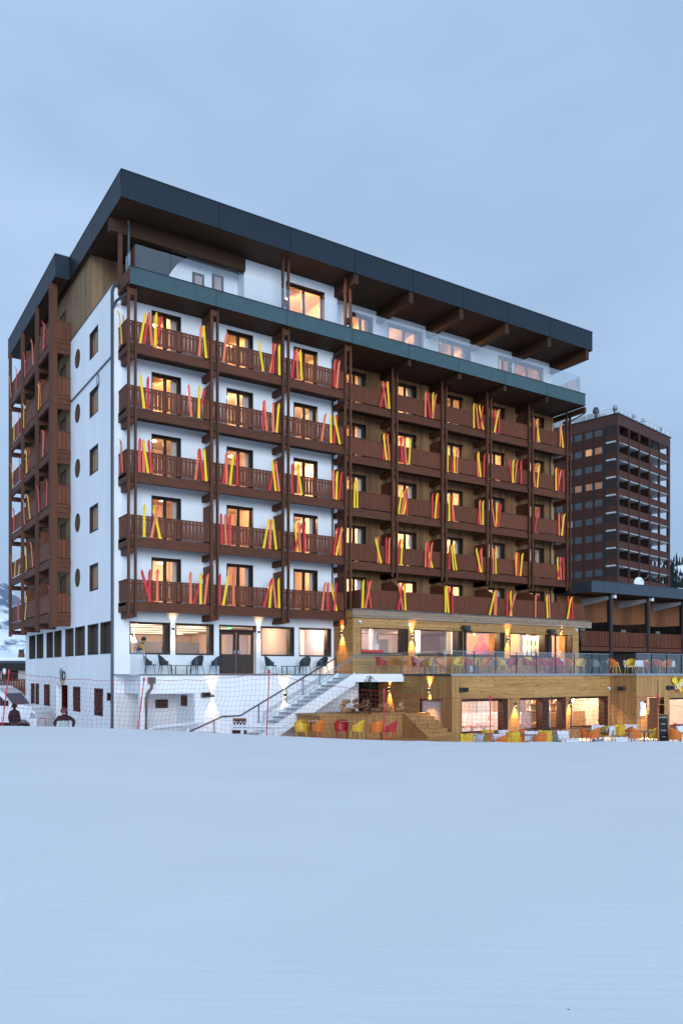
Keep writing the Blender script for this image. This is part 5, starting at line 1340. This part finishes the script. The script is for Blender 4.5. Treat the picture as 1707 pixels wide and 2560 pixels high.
chalkboard(599, 30.2, -2.25, -1.70, .52, 'small framed chalkboard at the foot of the staircase', [('Bon Ski &', .11), ('à tout de suite', .085)])
chalkboard(598, 29.0, -2.75, -2.05, .55, 'lower chalkboard behind the white ski rack', [('menu', .1)])
chalkboard(1660, 33.5, -3.12, -1.72, .46, 'tall chalkboard leaning beside the lower restaurant door', [('LE POP’S', .09), ('soupe', .08), ('burger', .08), ('tarte', .08), ('vin chaud', .08)], .1)

# ------------------------------------------------------------------ safety net along the snow edge
FN = thing('safety_net_fence', 'red mesh safety net strung on leaning red posts along the snow edge', 'net fence', (*ld(-6, 25), -2), absolute=True)
fp = [(-15.6, -.1, -1.9), (-10.52, .03, -1.9), (-6.25, -.21, -1.95), (-2.29, .03, -2.1), (1.34, -.57, -2.25), (4.7, -.78, -2.4), (10.0, -.72, -2.4)]
DN = 25.2
LEAN = [-.25, -.3, -.26, -.10, .02, .02, .0]
def fpt(l, z, dd=0):
    x, y = ld(l, DN + dd); return (x, y, z)
for (l, zt, zb), le in zip(fp, LEAN):
    o = build('post', MB().tube([fpt(l + le, zb - .5), fpt(l, zt)], .018, 7), 'post_red', FN)
    build('post_cap', MB().tube([fpt(l, zt - .04), fpt(l + .004, zt + .09)], .032, 8), 'post_red', o)
for k in range(len(fp) - 1):
    (l0, t0, b0), (l1, t1, b1) = fp[k], fp[k + 1]; n = round((l1 - l0) / .132); rows = 12; rn = random.Random(k)
    grid = []
    for i in range(n + 1):
        u = i / n; sag = math.sin(u * math.pi)
        col = []
        for j in range(rows + 1):
            v = j / rows; top = t0 + (t1 - t0) * u - .10 * sag; bot = (b0 + (b1 - b0) * u) + (.28 if k in (2, 3) else .12) * sag * .6
            le = (LEAN[k] * (1 - u) + LEAN[k + 1] * u) * v
            col.append(fpt(l0 + (l1 - l0) * u + le + .05 * math.sin(j * .9 + i * .12 + k) * sag - .12 * v * sag + rn.uniform(-.008, .008), top + (bot - top) * v + rn.uniform(-.008, .008) + .02 * math.sin(i * .8) * sag, .06 * math.sin(i * .35 + j * .5) * sag))
        grid.append(col)
    mb = MB()
    for i in range(n + 1): mb.tube(grid[i], .0034, 3, cap=False)
    for j in range(rows + 1): mb.tube([grid[i][j] for i in range(n + 1)], .008 if j in (0, rows) else .0034, 3, cap=False)
    build('net', mb, 'net_red', FN)
px_, py_ = at(1644, 26); t = thing('marker_pole', 'thin yellow bamboo pole at the right end of the net', 'pole', (px_, py_, -2.3))
build('shaft', MB().tube([(0, 0, -.4), (.01, 0, 1.15)], .018, 6), 'pole_yellow', t); build('tip', MB().tube([(.01, 0, 1.15), (.01, 0, 2.1)], .014, 6), 'dark_metal', t)
x1_, y1_ = at(1760, 26); tag(build('rope', MB().tube([(px_, py_, -1.0), ((px_ + x1_) / 2, (py_ + y1_) / 2, -1.08), (x1_, y1_, -1.12)], .008, 5), 'pole_yellow'), 'pale rope running right from the yellow bamboo pole', 'rope')

# ------------------------------------------------------------------ people
def person(name, label, loc, rz, J, E_, mats, assign, root=0, hat=None):
    """one continuous body grown over a skeleton; J = joints with radii, E_ = bones"""
    me = bpy.data.meshes.new(name); me.from_pydata([j[:3] for j in J], E_, []); o = bpy.data.objects.new(name, me); COL.objects.link(o)
    sk = o.modifiers.new('skin', 'SKIN'); lay = me.skin_vertices[0].data if me.skin_vertices else None
    if lay is None:
        import bmesh
        bm = bmesh.new(); bm.from_mesh(me); bm.verts.layers.skin.verify(); bm.to_mesh(me); bm.free(); lay = me.skin_vertices[0].data
    for i, j in enumerate(J): lay[i].radius = (j[3], j[4] if len(j) > 4 else j[3]); lay[i].use_root = (i == root)
    sb = o.modifiers.new('sub', 'SUBSURF'); sb.levels = 2; sb.render_levels = 2
    dg = bpy.context.evaluated_depsgraph_get(); ev = bpy.data.meshes.new_from_object(o.evaluated_get(dg)); bpy.data.objects.remove(o)
    ev.materials.clear()
    for m in mats: ev.materials.append(MATS[m])
    for p in ev.polygons: p.material_index = assign(p.center); p.use_smooth = True
    t = thing(name, label, 'person', loc, R(rz), 'people outside and inside the hotel'); link('body', ev, t)
    if hat: build(*hat, t, smooth=True)
    return t
def body(h=1.75, la=None, ra=None, bend=0, lean=0):
    s = h / 1.75
    J = [(0, 0, .95, .15, .12), (0, 0, 1.15, .15, .11), (0, 0, 1.36, .17, .12), (0, 0, 1.48, .07), (0, -.01, 1.56, .065), (0, -.02, 1.66, .10, .11), (0, -.01, 1.73, .07)]
    J += [(-.10, 0, .90, .10), (-.11, -.02, .50, .07), (-.11, 0, .10, .055), (-.11, -.12, .04, .045), (.10, 0, .90, .10), (.11, -.02, .50, .07), (.11, 0, .10, .055), (.11, -.12, .04, .045)]
    la = la or [(-.20, 0, 1.40), (-.27, .03, 1.14), (-.26, -.08, .90)]; ra = ra or [(.20, 0, 1.40), (.27, .03, 1.14), (.26, -.08, .90)]
    for arm in (la, ra):
        for p, r_ in zip(arm, (.075, .06, .045)): J.append((*p, r_))
    if bend:
        c, s_ = math.cos(bend), math.sin(bend)
        J2 = []
        for j in J:
            x, y, z = j[:3]
            if z > .96: y, z = y * c - (z - .95) * s_, .95 + y * s_ + (z - .95) * c
            J2.append((x, y, z) + tuple(j[3:]))
        J = J2
    E_ = [(0, 1), (1, 2), (2, 3), (3, 4), (4, 5), (5, 6), (0, 7), (7, 8), (8, 9), (9, 10), (0, 11), (11, 12), (12, 13), (13, 14), (2, 15), (15, 16), (16, 17), (2, 18), (18, 19), (19, 20)]
    return [(j[0] * s, j[1] * s, j[2] * s) + tuple(q * s for q in j[3:]) for j in J], E_
def hand(t, p, d, mat):
    """palm, four curled fingers and a thumb from its side"""
    p, d = Vector(p), Vector(d).normalized(); s = d.cross(Vector((0, 1, .3))).normalized(); b = s.cross(d)
    mb = MB().tube([p, p + d * .05, p + d * .09], [.03, .042, .036], 8)
    for i, L in enumerate((.06, .075, .07, .055)):
        q = p + d * .085 + s * (.027 - .018 * i); mb.tube([q, q + d * L * .5 + b * .006, q + d * L * .8 + b * .028], [.010, .009, .007], 6)
    q = p + d * .03 + s * .038; mb.tube([q, q + s * .028 + d * .02, q + s * .03 + d * .05 + b * .01], [.012, .010, .008], 6)
    build('hand', mb, mat, t, smooth=True)
def headwear(mat, z, r=.125, name='hat', y=-.02):
    return (name, MB().lathe([(r * .98, -.03), (r * 1.03, .0), (r, .06), (r * .75, .12), (r * .3, .15), (.01, .155)], (0, y, z), 14), mat)
x, y = at(36, 38)
J, E_ = body(1.76)
J = [(a * (.88 if abs(a) > .15 else 1), b, c, *[q * (1.08 if .8 < c < 1.5 else 1) for q in r_]) for a, b, c, *r_ in J]
t = person('person', 'person in a dark hooded jacket walking beside the white van', (x, y, GZ), 150, J, E_, ['jacket_dark', 'trousers', 'skin'], lambda c: 1 if c.z < .88 and abs(c.x) < .2 else (2 if c.z > 1.56 and c.y < -.06 else 0), hat=headwear('jacket_dark', 1.66, .135, 'hood', .0))
x, y = at(160, 32.6)
J, E_ = body(1.78, ra=[(.20, 0, 1.42), (.40, -.05, 1.28), (.38, -.22, 1.05)], la=[(-.20, 0, 1.42), (-.36, -.02, 1.20), (-.24, -.2, 1.02)])
J = [(a, b, c, *[q * (1.2 if .8 < c < 1.5 else 1) for q in r_]) for a, b, c, *r_ in J]
t = person('person', 'skier in a white and black jacket with helmet and goggles behind the net', (x, y, GZ), YAW + 10, J, E_, ['jacket_white', 'trousers', 'jacket_dark', 'skin'], lambda c: 1 if c.z < .85 and abs(c.x) < .22 else (3 if c.z > 1.57 else (2 if c.z > 1.30 or abs(c.x) > .28 else 0)), hat=headwear('helmet', 1.70, .14, 'helmet', -.01))
build('goggles', MB().prism([(-.085, 1.63), (-.09, 1.69), (.09, 1.69), (.085, 1.63), (.02, 1.645), (-.02, 1.645)], lambda u, z, n: (u, -.125 + n - abs(u) * -.25, z), -.02, .03), 'dark_glass', t)
for s in (-1, 1): hand(t, (.38, -.24, 1.03) if s > 0 else (-.24, -.22, 1.0), (-.2 * s, -.6, -.4), 'jacket_dark')
x, y = 1.15, YW + .95
J, E_ = body(1.72, ra=[(.20, 0, 1.40), (.32, -.25, 1.25), (.42, -.52, 1.22)], la=[(-.20, 0, 1.40), (-.30, -.20, 1.22), (-.12, -.45, 1.22)], bend=.45)
t = person('person', 'waiter with yellow sleeves bending over the buffet behind the leftmost window', (x, y, -.04), 80, J, E_, ['apron', 'trousers', 'shirt_yellow', 'skin'], lambda c: 1 if c.z < .88 else (3 if c.z > 1.47 else (2 if abs(c.x) > .17 else 0)), hat=headwear('hair_dark', 1.58, .115, 'hair', -.31))
x, y = 3.75, YW + 4.0
J, E_ = body(1.76)
person('person', 'dark dressed person standing behind the counter in the second lounge window', (x, y, .05), 20, J, E_, ['apron', 'trousers', 'skin'], lambda c: 1 if c.z < .88 else (2 if c.z > 1.5 else 0), hat=headwear('hair_dark', 1.68, .115, 'hair'))

# ------------------------------------------------------------------ van, hand truck, emblem on the end wall
vx, vy = at(20, 42); van = thing('parked_van', 'white van with red square logo parked left of the hotel', 'van', (vx, vy, GZ), R(YAW - 6))
prof = [(-3.2, .45), (-3.2, 2.35), (-3.0, 2.52), (-.6, 2.56), (-.1, 2.46), (.25, 2.25), (.75, 1.62), (.9, 1.55), (1.75, 1.42), (2.0, 1.25), (2.08, .8), (2.05, .45), (1.75, .42), (1.7, .7), (1.45, .88), (1.1, .88), (.85, .7), (.8, .42), (-1.6, .42), (-1.65, .7), (-1.9, .88), (-2.3, .88), (-2.5, .7), (-2.55, .45)]
PV = lambda u, z, n: (u, n, z)
b_ = build('body', MB().prism(prof, PV, -.95, .95), 'car_white', van)
build('window', MB().prism([(-1.9, 1.58), (-1.9, 2.22), (-.2, 2.2), (.12, 2.05), (.58, 1.58)], PV, -.962, -.945), 'dark_glass', van)
build('windscreen', MB().quad((.28, -.85, 2.22), (.75, -.85, 1.63), (.75, .85, 1.63), (.28, .85, 2.22)), 'dark_glass', van)
build('snow_cap', MB().prism([(-3.0, 2.53), (-.6, 2.57), (-.1, 2.47), (-.3, 2.6), (-2.9, 2.62)], PV, -.85, .85), 'snow_white', van); build('snow_cap', MB().prism([(.9, 1.56), (1.75, 1.43), (1.7, 1.5), (1.0, 1.63)], PV, -.8, .8), 'snow_white', van)
for x in (1.28, -2.1):
    wv = build('wheel', MB().tube([(x, -.97, .36), (x, -.75, .36)], .36, 18), 'rubber', van); build('rim', MB().tube([(x, -.985, .36), (x, -.96, .36)], .2, 14), 'steel', wv)
build('headlight', MB().prism([(1.7, .95), (1.75, 1.25), (1.98, 1.15), (2.05, .95)], PV, -.962, -.9), 'steel', van); build('door_line', MB().box(-.52, -.5, -.955, -.95, .5, 1.55).box(.66, .68, -.955, -.95, .9, 1.5), 'rubber', van)
build('side_trim', MB().box(-1.6, .8, -.965, -.948, .55, .72), 'rubber', van); build('mirror', MB().box(.35, .55, -1.15, -.96, 1.6, 1.85), 'rubber', van)
build('logo_panel', MB().box(.72, 1.02, -.958, -.951, 1.08, 1.38), 'logo_red', van); text('logo_lettering', 'SC', .2, (.87, -.962, 1.23), (R(90), 0, 0), 'paper', van, .002)
x, y = at(103, 34.8); t = thing('hand_truck', 'red tubular hand truck leaning against the white end wall', 'hand truck', (x, y, GZ), R(YAW))
build('frame', MB().tube([(-.17, 0, 0), (-.17, .08, 1.15), (-.12, .09, 1.28), (.12, .09, 1.28), (.17, .08, 1.15), (.17, 0, 0)], .018, 6), 'post_red', t)
for z in (.35, .8): build('crossbar', MB().tube([(-.17, .03, z), (.17, .03, z)], .014, 6), 'post_red', t)
for s in (-1, 1): build('wheel', MB().tube([(s * .2, .1, .12), (s * .26, .1, .12)], .12, 12), 'rubber', t)
PE = side(-.23)
em = thing('wall_emblem', 'small painted hand emblem above the end wall entrance', 'emblem', (-.23, 9.9, -.4), absolute=True)
build('hand_shape', MB().prism([(10.5, -.42), (10.66, .05), (10.6, .22), (10.48, .05), (10.42, .3), (10.3, .28), (10.28, .02), (10.1, .2), (10.02, .12), (10.12, -.3), (10.2, -.55)], PE, -.01, .01), 'blanket_grey', em)
build('emblem_loop', MB().tube([(-.24, 9.75 + .28 * math.cos(t), -.12 + .22 * math.sin(t)) for t in [k * .4 for k in range(17)]], .03, 5), 'jacket_dark', em); build('emblem_tail', MB().prism([(10.35, -.42), (9.6, -.35), (9.7, -.5), (10.3, -.62)], PE, -.012, .01), 'pole_yellow', em)
# ------------------------------------------------------------------ neighbouring chalet on the right
C_ = thing('neighbour_chalet', 'low dark brown chalet with slatted balcony right of the hotel', 'chalet', (36, 1, GZ), absolute=True)
rfc = build('roof', MB().box(28.95, 62, -.55, 12, 5.1, 5.72), 'soffit', C_)
x = 28.9
while x < 60:
    build('fascia_panel', MB().box(x + .006, x + 1.2 - .006, -.62, -.56, 5.06, 5.74), 'slate_blue', rfc); x += 1.2
build('roof_edge', MB().box(28.9, 62, -.66, -.5, 5.74, 5.77), 'pipe', rfc); build('snow_patch', MB().box(38, 62, -.4, 11, 5.775, 5.84), 'snow_white', rfc)
build('roof_end', MB().box(28.88, 28.94, -.6, 12, 5.06, 5.73), 'slate_blue', rfc)
mb = MB().box(28.95, 62, 2.2, 2.4, 3.35, 5.1); uw = build('upper_wall', mb, 'chalet_wood', C_)
build('back_wall', MB().box(28.95, 62, 3.4, 3.6, GZ, 3.4), 'chalet_dark', C_); build('ceiling', MB().box(28.95, 62, 2.3, 3.5, 3.30, 3.36), 'chalet_dark', C_)
for i, x in enumerate((31.36, 35.16, 38.95, 42.75, 46.5)):
    build('post', MB().box(x - .11, x + .11, -.1, .12, GZ, 5.1), 'chalet_dark', C_); build('post', MB().box(x + .14, x + .28, -.02, .12, GZ, 5.1), 'slate_blue', C_)
    build('cross_beam', MB().prism([(-.0, 4.95), (2.2, 4.95), (2.2, 4.45), (-.0, 4.75)], lambda u, z, n, x=x: (x + n, u, z), -.12, .10), 'concrete', C_)
    build('bracket_lamp', MB().box(x + .08, x + .3, -.3, -.1, 4.82, 5.03), 'white_paint', C_); build('partition', MB().box(x - .04, x + .04, .1, 3.4, 1.6, 3.3), 'chalet_dark', C_)
mb = MB().box(28.6, 62, -.05, .1, 1.42, 1.68).box(28.6, 62, .1, 3.4, 1.5, 1.62); bl = build('balcony', mb, 'brown_beam', C_)
build('handrail', MB().box(28.6, 62, -.06, .04, 2.6, 2.66), 'brown_wood', bl)
k = 0; x = 28.65
while x < 46:
    w_ = .105; build('slat', MB().box(x, x + w_, -.03, -.005, 1.72 + .01 * (k % 2), 2.6), 'brown_wood', bl); x += .155; k += 1
for i, (x0, x1, m) in enumerate(((28.9, 30.1, 'curtain_blue'), (32.0, 32.5, 'room_orange'), (32.9, 33.8, 'chalet_dark'), (35.8, 37.2, 'curtain_blue'), (39.5, 41, 'curtain_blue'))):
    o = window(front(3.36), x0, x1, 1.65, 3.25, .03, 2, parent=C_, pane='pane_dark', fr=.05); build('curtain', MB().box(x0 + .08, x1 - .1, .06, .08, 1.7, 3.2, P=front(3.32)), m, o)
build('lower_wall', MB().box(28.95, 62, 2.0, 2.2, GZ, 1.5), 'chalet_dark', C_)
lamp('chalet_light', (32.3, 2.9, 2.6), 6, (1, .5, .2), C_, .1)
for x in (30.2, 34.3, 38.0): tag(build('balcony_chair', MB().box(x, x + .45, 1.0, 1.4, 2.0, 2.08).box(x, x + .45, 1.36, 1.42, 2.08, 2.95).box(x, x + .05, 1.0, 1.05, 1.62, 2.0).box(x + .4, x + .45, 1.0, 1.05, 1.62, 2.0), 'chair_grey'), 'pale chair on the neighbouring chalet balcony, %s from left' % {30.2: 'first', 34.3: 'second', 38.0: 'third'}[x], 'chair', 'chairs on the chalet balcony')
dx_, dy_ = 35.6, 1.0; dsh = thing('satellite_dish', 'pale round satellite dish on the roof of the brown chalet', 'satellite dish', (dx_, dy_, 5.77))
build('mast', MB().tube([(0, 0, 0), (0, 0, .5)], .03, 6), 'steel', dsh)
b = MB(); rg = []
for j in range(6):
    r_ = .36 * j / 5
    for i in range(20): a = i * math.pi / 10; b.v.append((r_ * math.cos(a), -.12 - .25 * r_ * r_ * 0 + .5 * r_ * r_, .42 + r_ * math.sin(a)))
for j in range(5):
    for i in range(20): b.f.append((j * 20 + i, j * 20 + (i + 1) % 20, (j + 1) * 20 + (i + 1) % 20, (j + 1) * 20 + i)); b.m.append(0)
build('reflector', b, 'white_paint', dsh, rot=(0, 0, R(-25)), smooth=True); build('arm', MB().tube([(0, -.1, .5), (.3, -.5, .75), (.75, -.2, 1.0)], .016, 5), 'steel', dsh)

# ------------------------------------------------------------------ tower block behind
TWc = ld((1543.7 - 853.5) / 1991 * 124, 124)
# tower axes: U to the right along its balcony face, V to the left along its window face
def l2w(l, d): return Vector((l * CY + d * SY, -l * SY + d * CY, 0))
TU, TV = l2w(.7211, .6928), l2w(-.6928, .7211)
T_ = thing('tower_block', 'tall dark brown apartment tower with stacked loggias behind the hotel', 'apartment tower', (TWc[0], TWc[1], GZ))
PU = lambda u, z, n: tuple(TU * u + TV * n + Vector((0, 0, z - GZ)))       # balcony face
PV_ = lambda u, z, n: tuple(TV * u + TU * n + Vector((0, 0, z - GZ)))      # window face
WU, WV = 18.8, 17.0; TOP = 40.54; FP = 2.77; DEP = 2.3
part = lambda name, mb, m, par=None: build(name, mb, m, par or T_)
floors = [37.35 - FP * k for k in range(13)]      # top of each parapet
mb = MB(); holes = []; wins = []
cols = [(2.57, 3.95), (4.25, 5.58), (6.11, 7.47), (7.75, 9.1), (9.6, 10.9), (11.2, 12.5)]
for k in range(13):
    zt = 38.72 - FP * k
    for a, b in cols: holes.append((a, b, zt - 1.13, zt)); wins.append((k, a, b, zt - 1.13, zt))
wall(mb, PV_, 1.95, WV, GZ, 38.88, holes, .15); part('window_wall', mb, 'tower_brown')
mb = MB().box(0, WU, -.02, WV, 38.88, TOP, P=PU); part('parapet', mb, 'tower_brown_pale')
part('roof_edge', MB().box(-.15, WU + .15, -.17, WV + .1, TOP, TOP + .12, P=PU), 'dark_metal')
mb = MB().box(DEP * 0 + 1.95, WU - 3.6, DEP, DEP + .2, GZ, 38.88, P=PU).box(1.95, 2.15, .0, WV, GZ, 38.88, P=PU) ; part('core_wall', MB().box(2.2, WU - 2.1, DEP, WV - .3, GZ, 38.88, P=PU), 'tower_dark')
part('rear_wall', MB().box(.2, WU - 3.7, WV - .3, WV, GZ, 38.88, P=PU), 'tower_brown')
for u in (2.0, 4.1, 6.0, 7.6): part('mullion', MB().box(u - .06, u + .06, -.04, .02, GZ, 38.88, P=PV_), 'tower_dark')
LITW = {(1, 0): 1, (1, 1): 2, (3, 0): 1, (3, 1): 1, (3, 2): 1, (5, 3): 2}
emit('tower_lit', (1, .50, .20), .75); emit('tower_lit_dim', (.9, .42, .22), .35)
rt = random.Random(6)
for k, a, b, z0, z1 in wins:
    c = min(range(6), key=lambda i: abs(cols[i][0] - a))
    o = part('window', MB().box(a, a + .05, .06, .13, z0, z1, P=PV_).box(b - .05, b, .06, .13, z0, z1, P=PV_).box(a + .05, b - .05, .06, .13, z1 - .05, z1, P=PV_).box(a + .05, b - .05, .06, .13, z0, z0 + .05, P=PV_), 'tower_brown_pale')
    part('pane', MB().box(a + .05, b - .05, .09, .10, z0 + .05, z1 - .05, P=PV_), 'pane' if (k, c) in LITW else 'pane_dark', o)
    l_ = LITW.get((k, c))
    part('lit_room' if l_ else 'dark_room', MB().box(a - .02, b + .02, .3, .34, z0 - .02, z1 + .02, P=PV_), {1: 'tower_lit_dim', 2: 'tower_lit', None: 'tower_dark'}[l_], o)
    if rt.random() < .85:
        s = rt.choice(((a + .05, a + .4), (b - .45, b - .05), (a + .05, b - .05))) if not l_ else (a + .05, a + .3); part('curtain', MB().box(s[0], s[1], .16, .2, z0 + .05, z1 - .05, P=PV_), 'curtain_blue', o)
PX = [.0, 3.65, 7.22, 10.86, 14.53, 17.9]
for i, u in enumerate(PX): part('pillar', MB().box(u - (.0 if i == 0 else .15), u + .30 if i == 0 else u + .15, -.12, .22, GZ, 38.88, P=PU), 'tower_brown_pale' if i == 0 else 'tower_rail')
part('corner_pillar', MB().box(WU - .35, WU, .0, .4, GZ, 38.88, P=PU), 'tower_brown')
for k, z in enumerate(floors):
    fz = z - 1.05
    if fz < GZ + 1: continue
    fl = part('loggia_floor', MB().box(.05, WU - .05, .02, DEP + (0 if 1 else 0), fz - .16, fz, P=PU).box(WU - 2.1, WU - .05, DEP, WV - 2, fz - .16, fz, P=PU).box(.02, DEP, .06, 1.95, fz - .158, fz - .002, P=PV_), 'concrete')
    for i in range(5):
        part('parapet_panel', MB().box(PX[i] + .17, PX[i + 1] - .17, -.05, .02, fz - .02, z, P=PU), 'tower_rail', fl)
    part('parapet_panel', MB().box(PX[5] + .17, WU - .3, -.045, .02, fz - .02, z, P=PU), 'tower_rail', fl); part('parapet_panel', MB().box(.35, 1.9, -.04, .02, fz + .12, z, P=PV_), 'tower_rail', fl)
    part('side_rail', MB().box(.3, 1.92, -.10, -.05, fz - .12, fz + .1, P=PV_), 'concrete', fl)
    for i in range(4):
        u0 = PX[i] + .5
        lit_ = (k, i) in ((3, 3), (6, 1), (6, 2), (1, 0))
        w_ = part('loggia_window', MB().box(u0 + .6, u0 + 2.6, DEP - .06, DEP - .01, fz + .1, fz + 2.1, P=PU), 'tower_rail' if not lit_ else 'tower_brown', fl)
        part('pane', MB().box(u0 + 1.3, u0 + 2.3, DEP - .09, DEP - .065, fz + .3, fz + 2.0, P=PU), 'tower_lit_dim' if lit_ else 'pane_dark', w_) if 1 else None
        part('divider', MB().box(PX[i] - .03, PX[i] + .05, .25, DEP, fz, fz + 2.55, P=PU), 'tower_dark', fl)
part('penthouse', MB().box(3.5, 12, 5, 14, TOP + .1, TOP + 2.2, P=PU), 'concrete'); part('penthouse', MB().box(2.6, 14, 9.5, WV - .4, TOP + .1, TOP + 1.7, P=PU), 'concrete')
mb = MB()
for q in range(2): mb.tube([PU(.3, TOP + .6 + q * .45, .3), PU(WU - .3, TOP + .6 + q * .45, .3)], .03, 4); mb.tube([PU(.3, TOP + .6 + q * .45, .3), PU(.3, TOP + .6 + q * .45, WV - .3)], .03, 4)
for q in range(13): mb.tube([PU(.3 + q * 1.5, TOP + .1, .3), PU(.3 + q * 1.5, TOP + 1.05, .3)], .03, 4); mb.tube([PU(.3, TOP + .1, .3 + q * 1.3), PU(.3, TOP + 1.05, .3 + q * 1.3)], .03, 4)
o = part('roof_railing', mb, 'steel'); o['kind'] = 'stuff'
def vent(u, n, h, r_, m='dark_metal'): part('roof_vent', MB().lathe([(r_ * .5, 0), (r_ * .5, h * .5), (r_, h * .55), (r_, h * .75), (r_ * .6, h)], PU(u, TOP + .1, n), 10), m)
vent(.6, 4.0, 1.9, .5); vent(.3, 9, .9, .7); vent(4.0, 4.5, 1.6, .6, 'steel'); vent(1.0, 1.0, 1.6, .3)
for u in (.5, 6.5, 9.8, 16.3):
    part('roof_floodlight', MB().tube([PU(u, TOP + .1, .6), PU(u, TOP + 1.0, .6)], .05, 6).box(u - .28, u + .28, .35, .75, TOP + .95, TOP + 1.45, P=PU), 'steel')

# ------------------------------------------------------------------ low house far left, tucked behind the hotel corner
LB_ = at(20, 95); hs = thing('snow_roofed_house', 'low chalet with thick snow on its flat roof at far left', 'house', (LB_[0], LB_[1], GZ), R(YAW))
q = lambda x0, x1, y0, y1, z0, z1: MB().box(x0, x1, y0, y1, z0 - GZ, z1 - GZ)
build('wall', q(-9, 6, .5, 9, GZ, .4), 'stucco_rough', hs); r_ = build('roof', q(-9.5, 6.5, -.6, 9.5, .35, 1.25), 'tower_dark', hs); build('fascia', q(-9.5, 6.5, -.66, -.6, 1.2, 1.5), 'slate_blue', r_); build('snow_cap', q(-9.5, 6.5, -.55, 9.5, 1.5, 1.88), 'snow_white', r_)
for x0, x1 in ((-3, 1.0), (-8, -5.5)):
    o = build('window', q(x0, x1, .42, .5, -.9, .33), 'chalet_dark', hs); build('mullion', q((x0 + x1) / 2 - .04, (x0 + x1) / 2 + .04, .38, .42, -.9, .33), 'white_paint', o)
bl = build('balcony', q(-9, 6, -.7, .5, -1.7, -1.55), 'brown_wood', hs); build('handrail', q(-9, 6, -.7, -.62, -.8, -.7), 'brown_wood', bl)
for k in range(50): build('slat', q(-9 + k * .3, -8.83 + k * .3, -.68, -.64, -1.55, -.8), 'brown_wood', bl)
build('lower_door', q(-2, 0, .4, .5, GZ, -1.9), 'curtain_blue', hs); build('lower_panel', q(.8, 3.0, .4, .5, GZ, -1.8), 'chalet_wood', hs)
for x0, w_, h_, m in ((.8, .55, 1.0, 'chalet_wood'), (1.75, .7, .9, 'stucco_rough')):
    c_ = build('chimney', q(x0, x0 + w_, 1, 1.6, 1.8, 1.9 + h_ * .5), m, hs); build('chimney_pot', q(x0 + .05, x0 + w_ - .05, 1.05, 1.55, 1.9 + h_ * .5, 1.9 + h_), 'dark_metal', c_); build('snow_cap', q(x0 - .03, x0 + w_ + .03, .97, 1.63, 1.9 + h_, 2.05 + h_), 'snow_white', c_)
xl, yl = at(11, 60); t = thing('lamp_post', 'thin dark lamp post with pale head at far left', 'lamp post', (xl, yl, GZ)); build('pole', MB().tube([(0, 0, 0), (0, 0, 3.2)], .06, 8), 'dark_metal', t); build('head', MB().lathe([(.1, 3.2), (.12, 3.3), (.12, 3.55), (.08, 3.62)], n=10), 'white_paint', t)
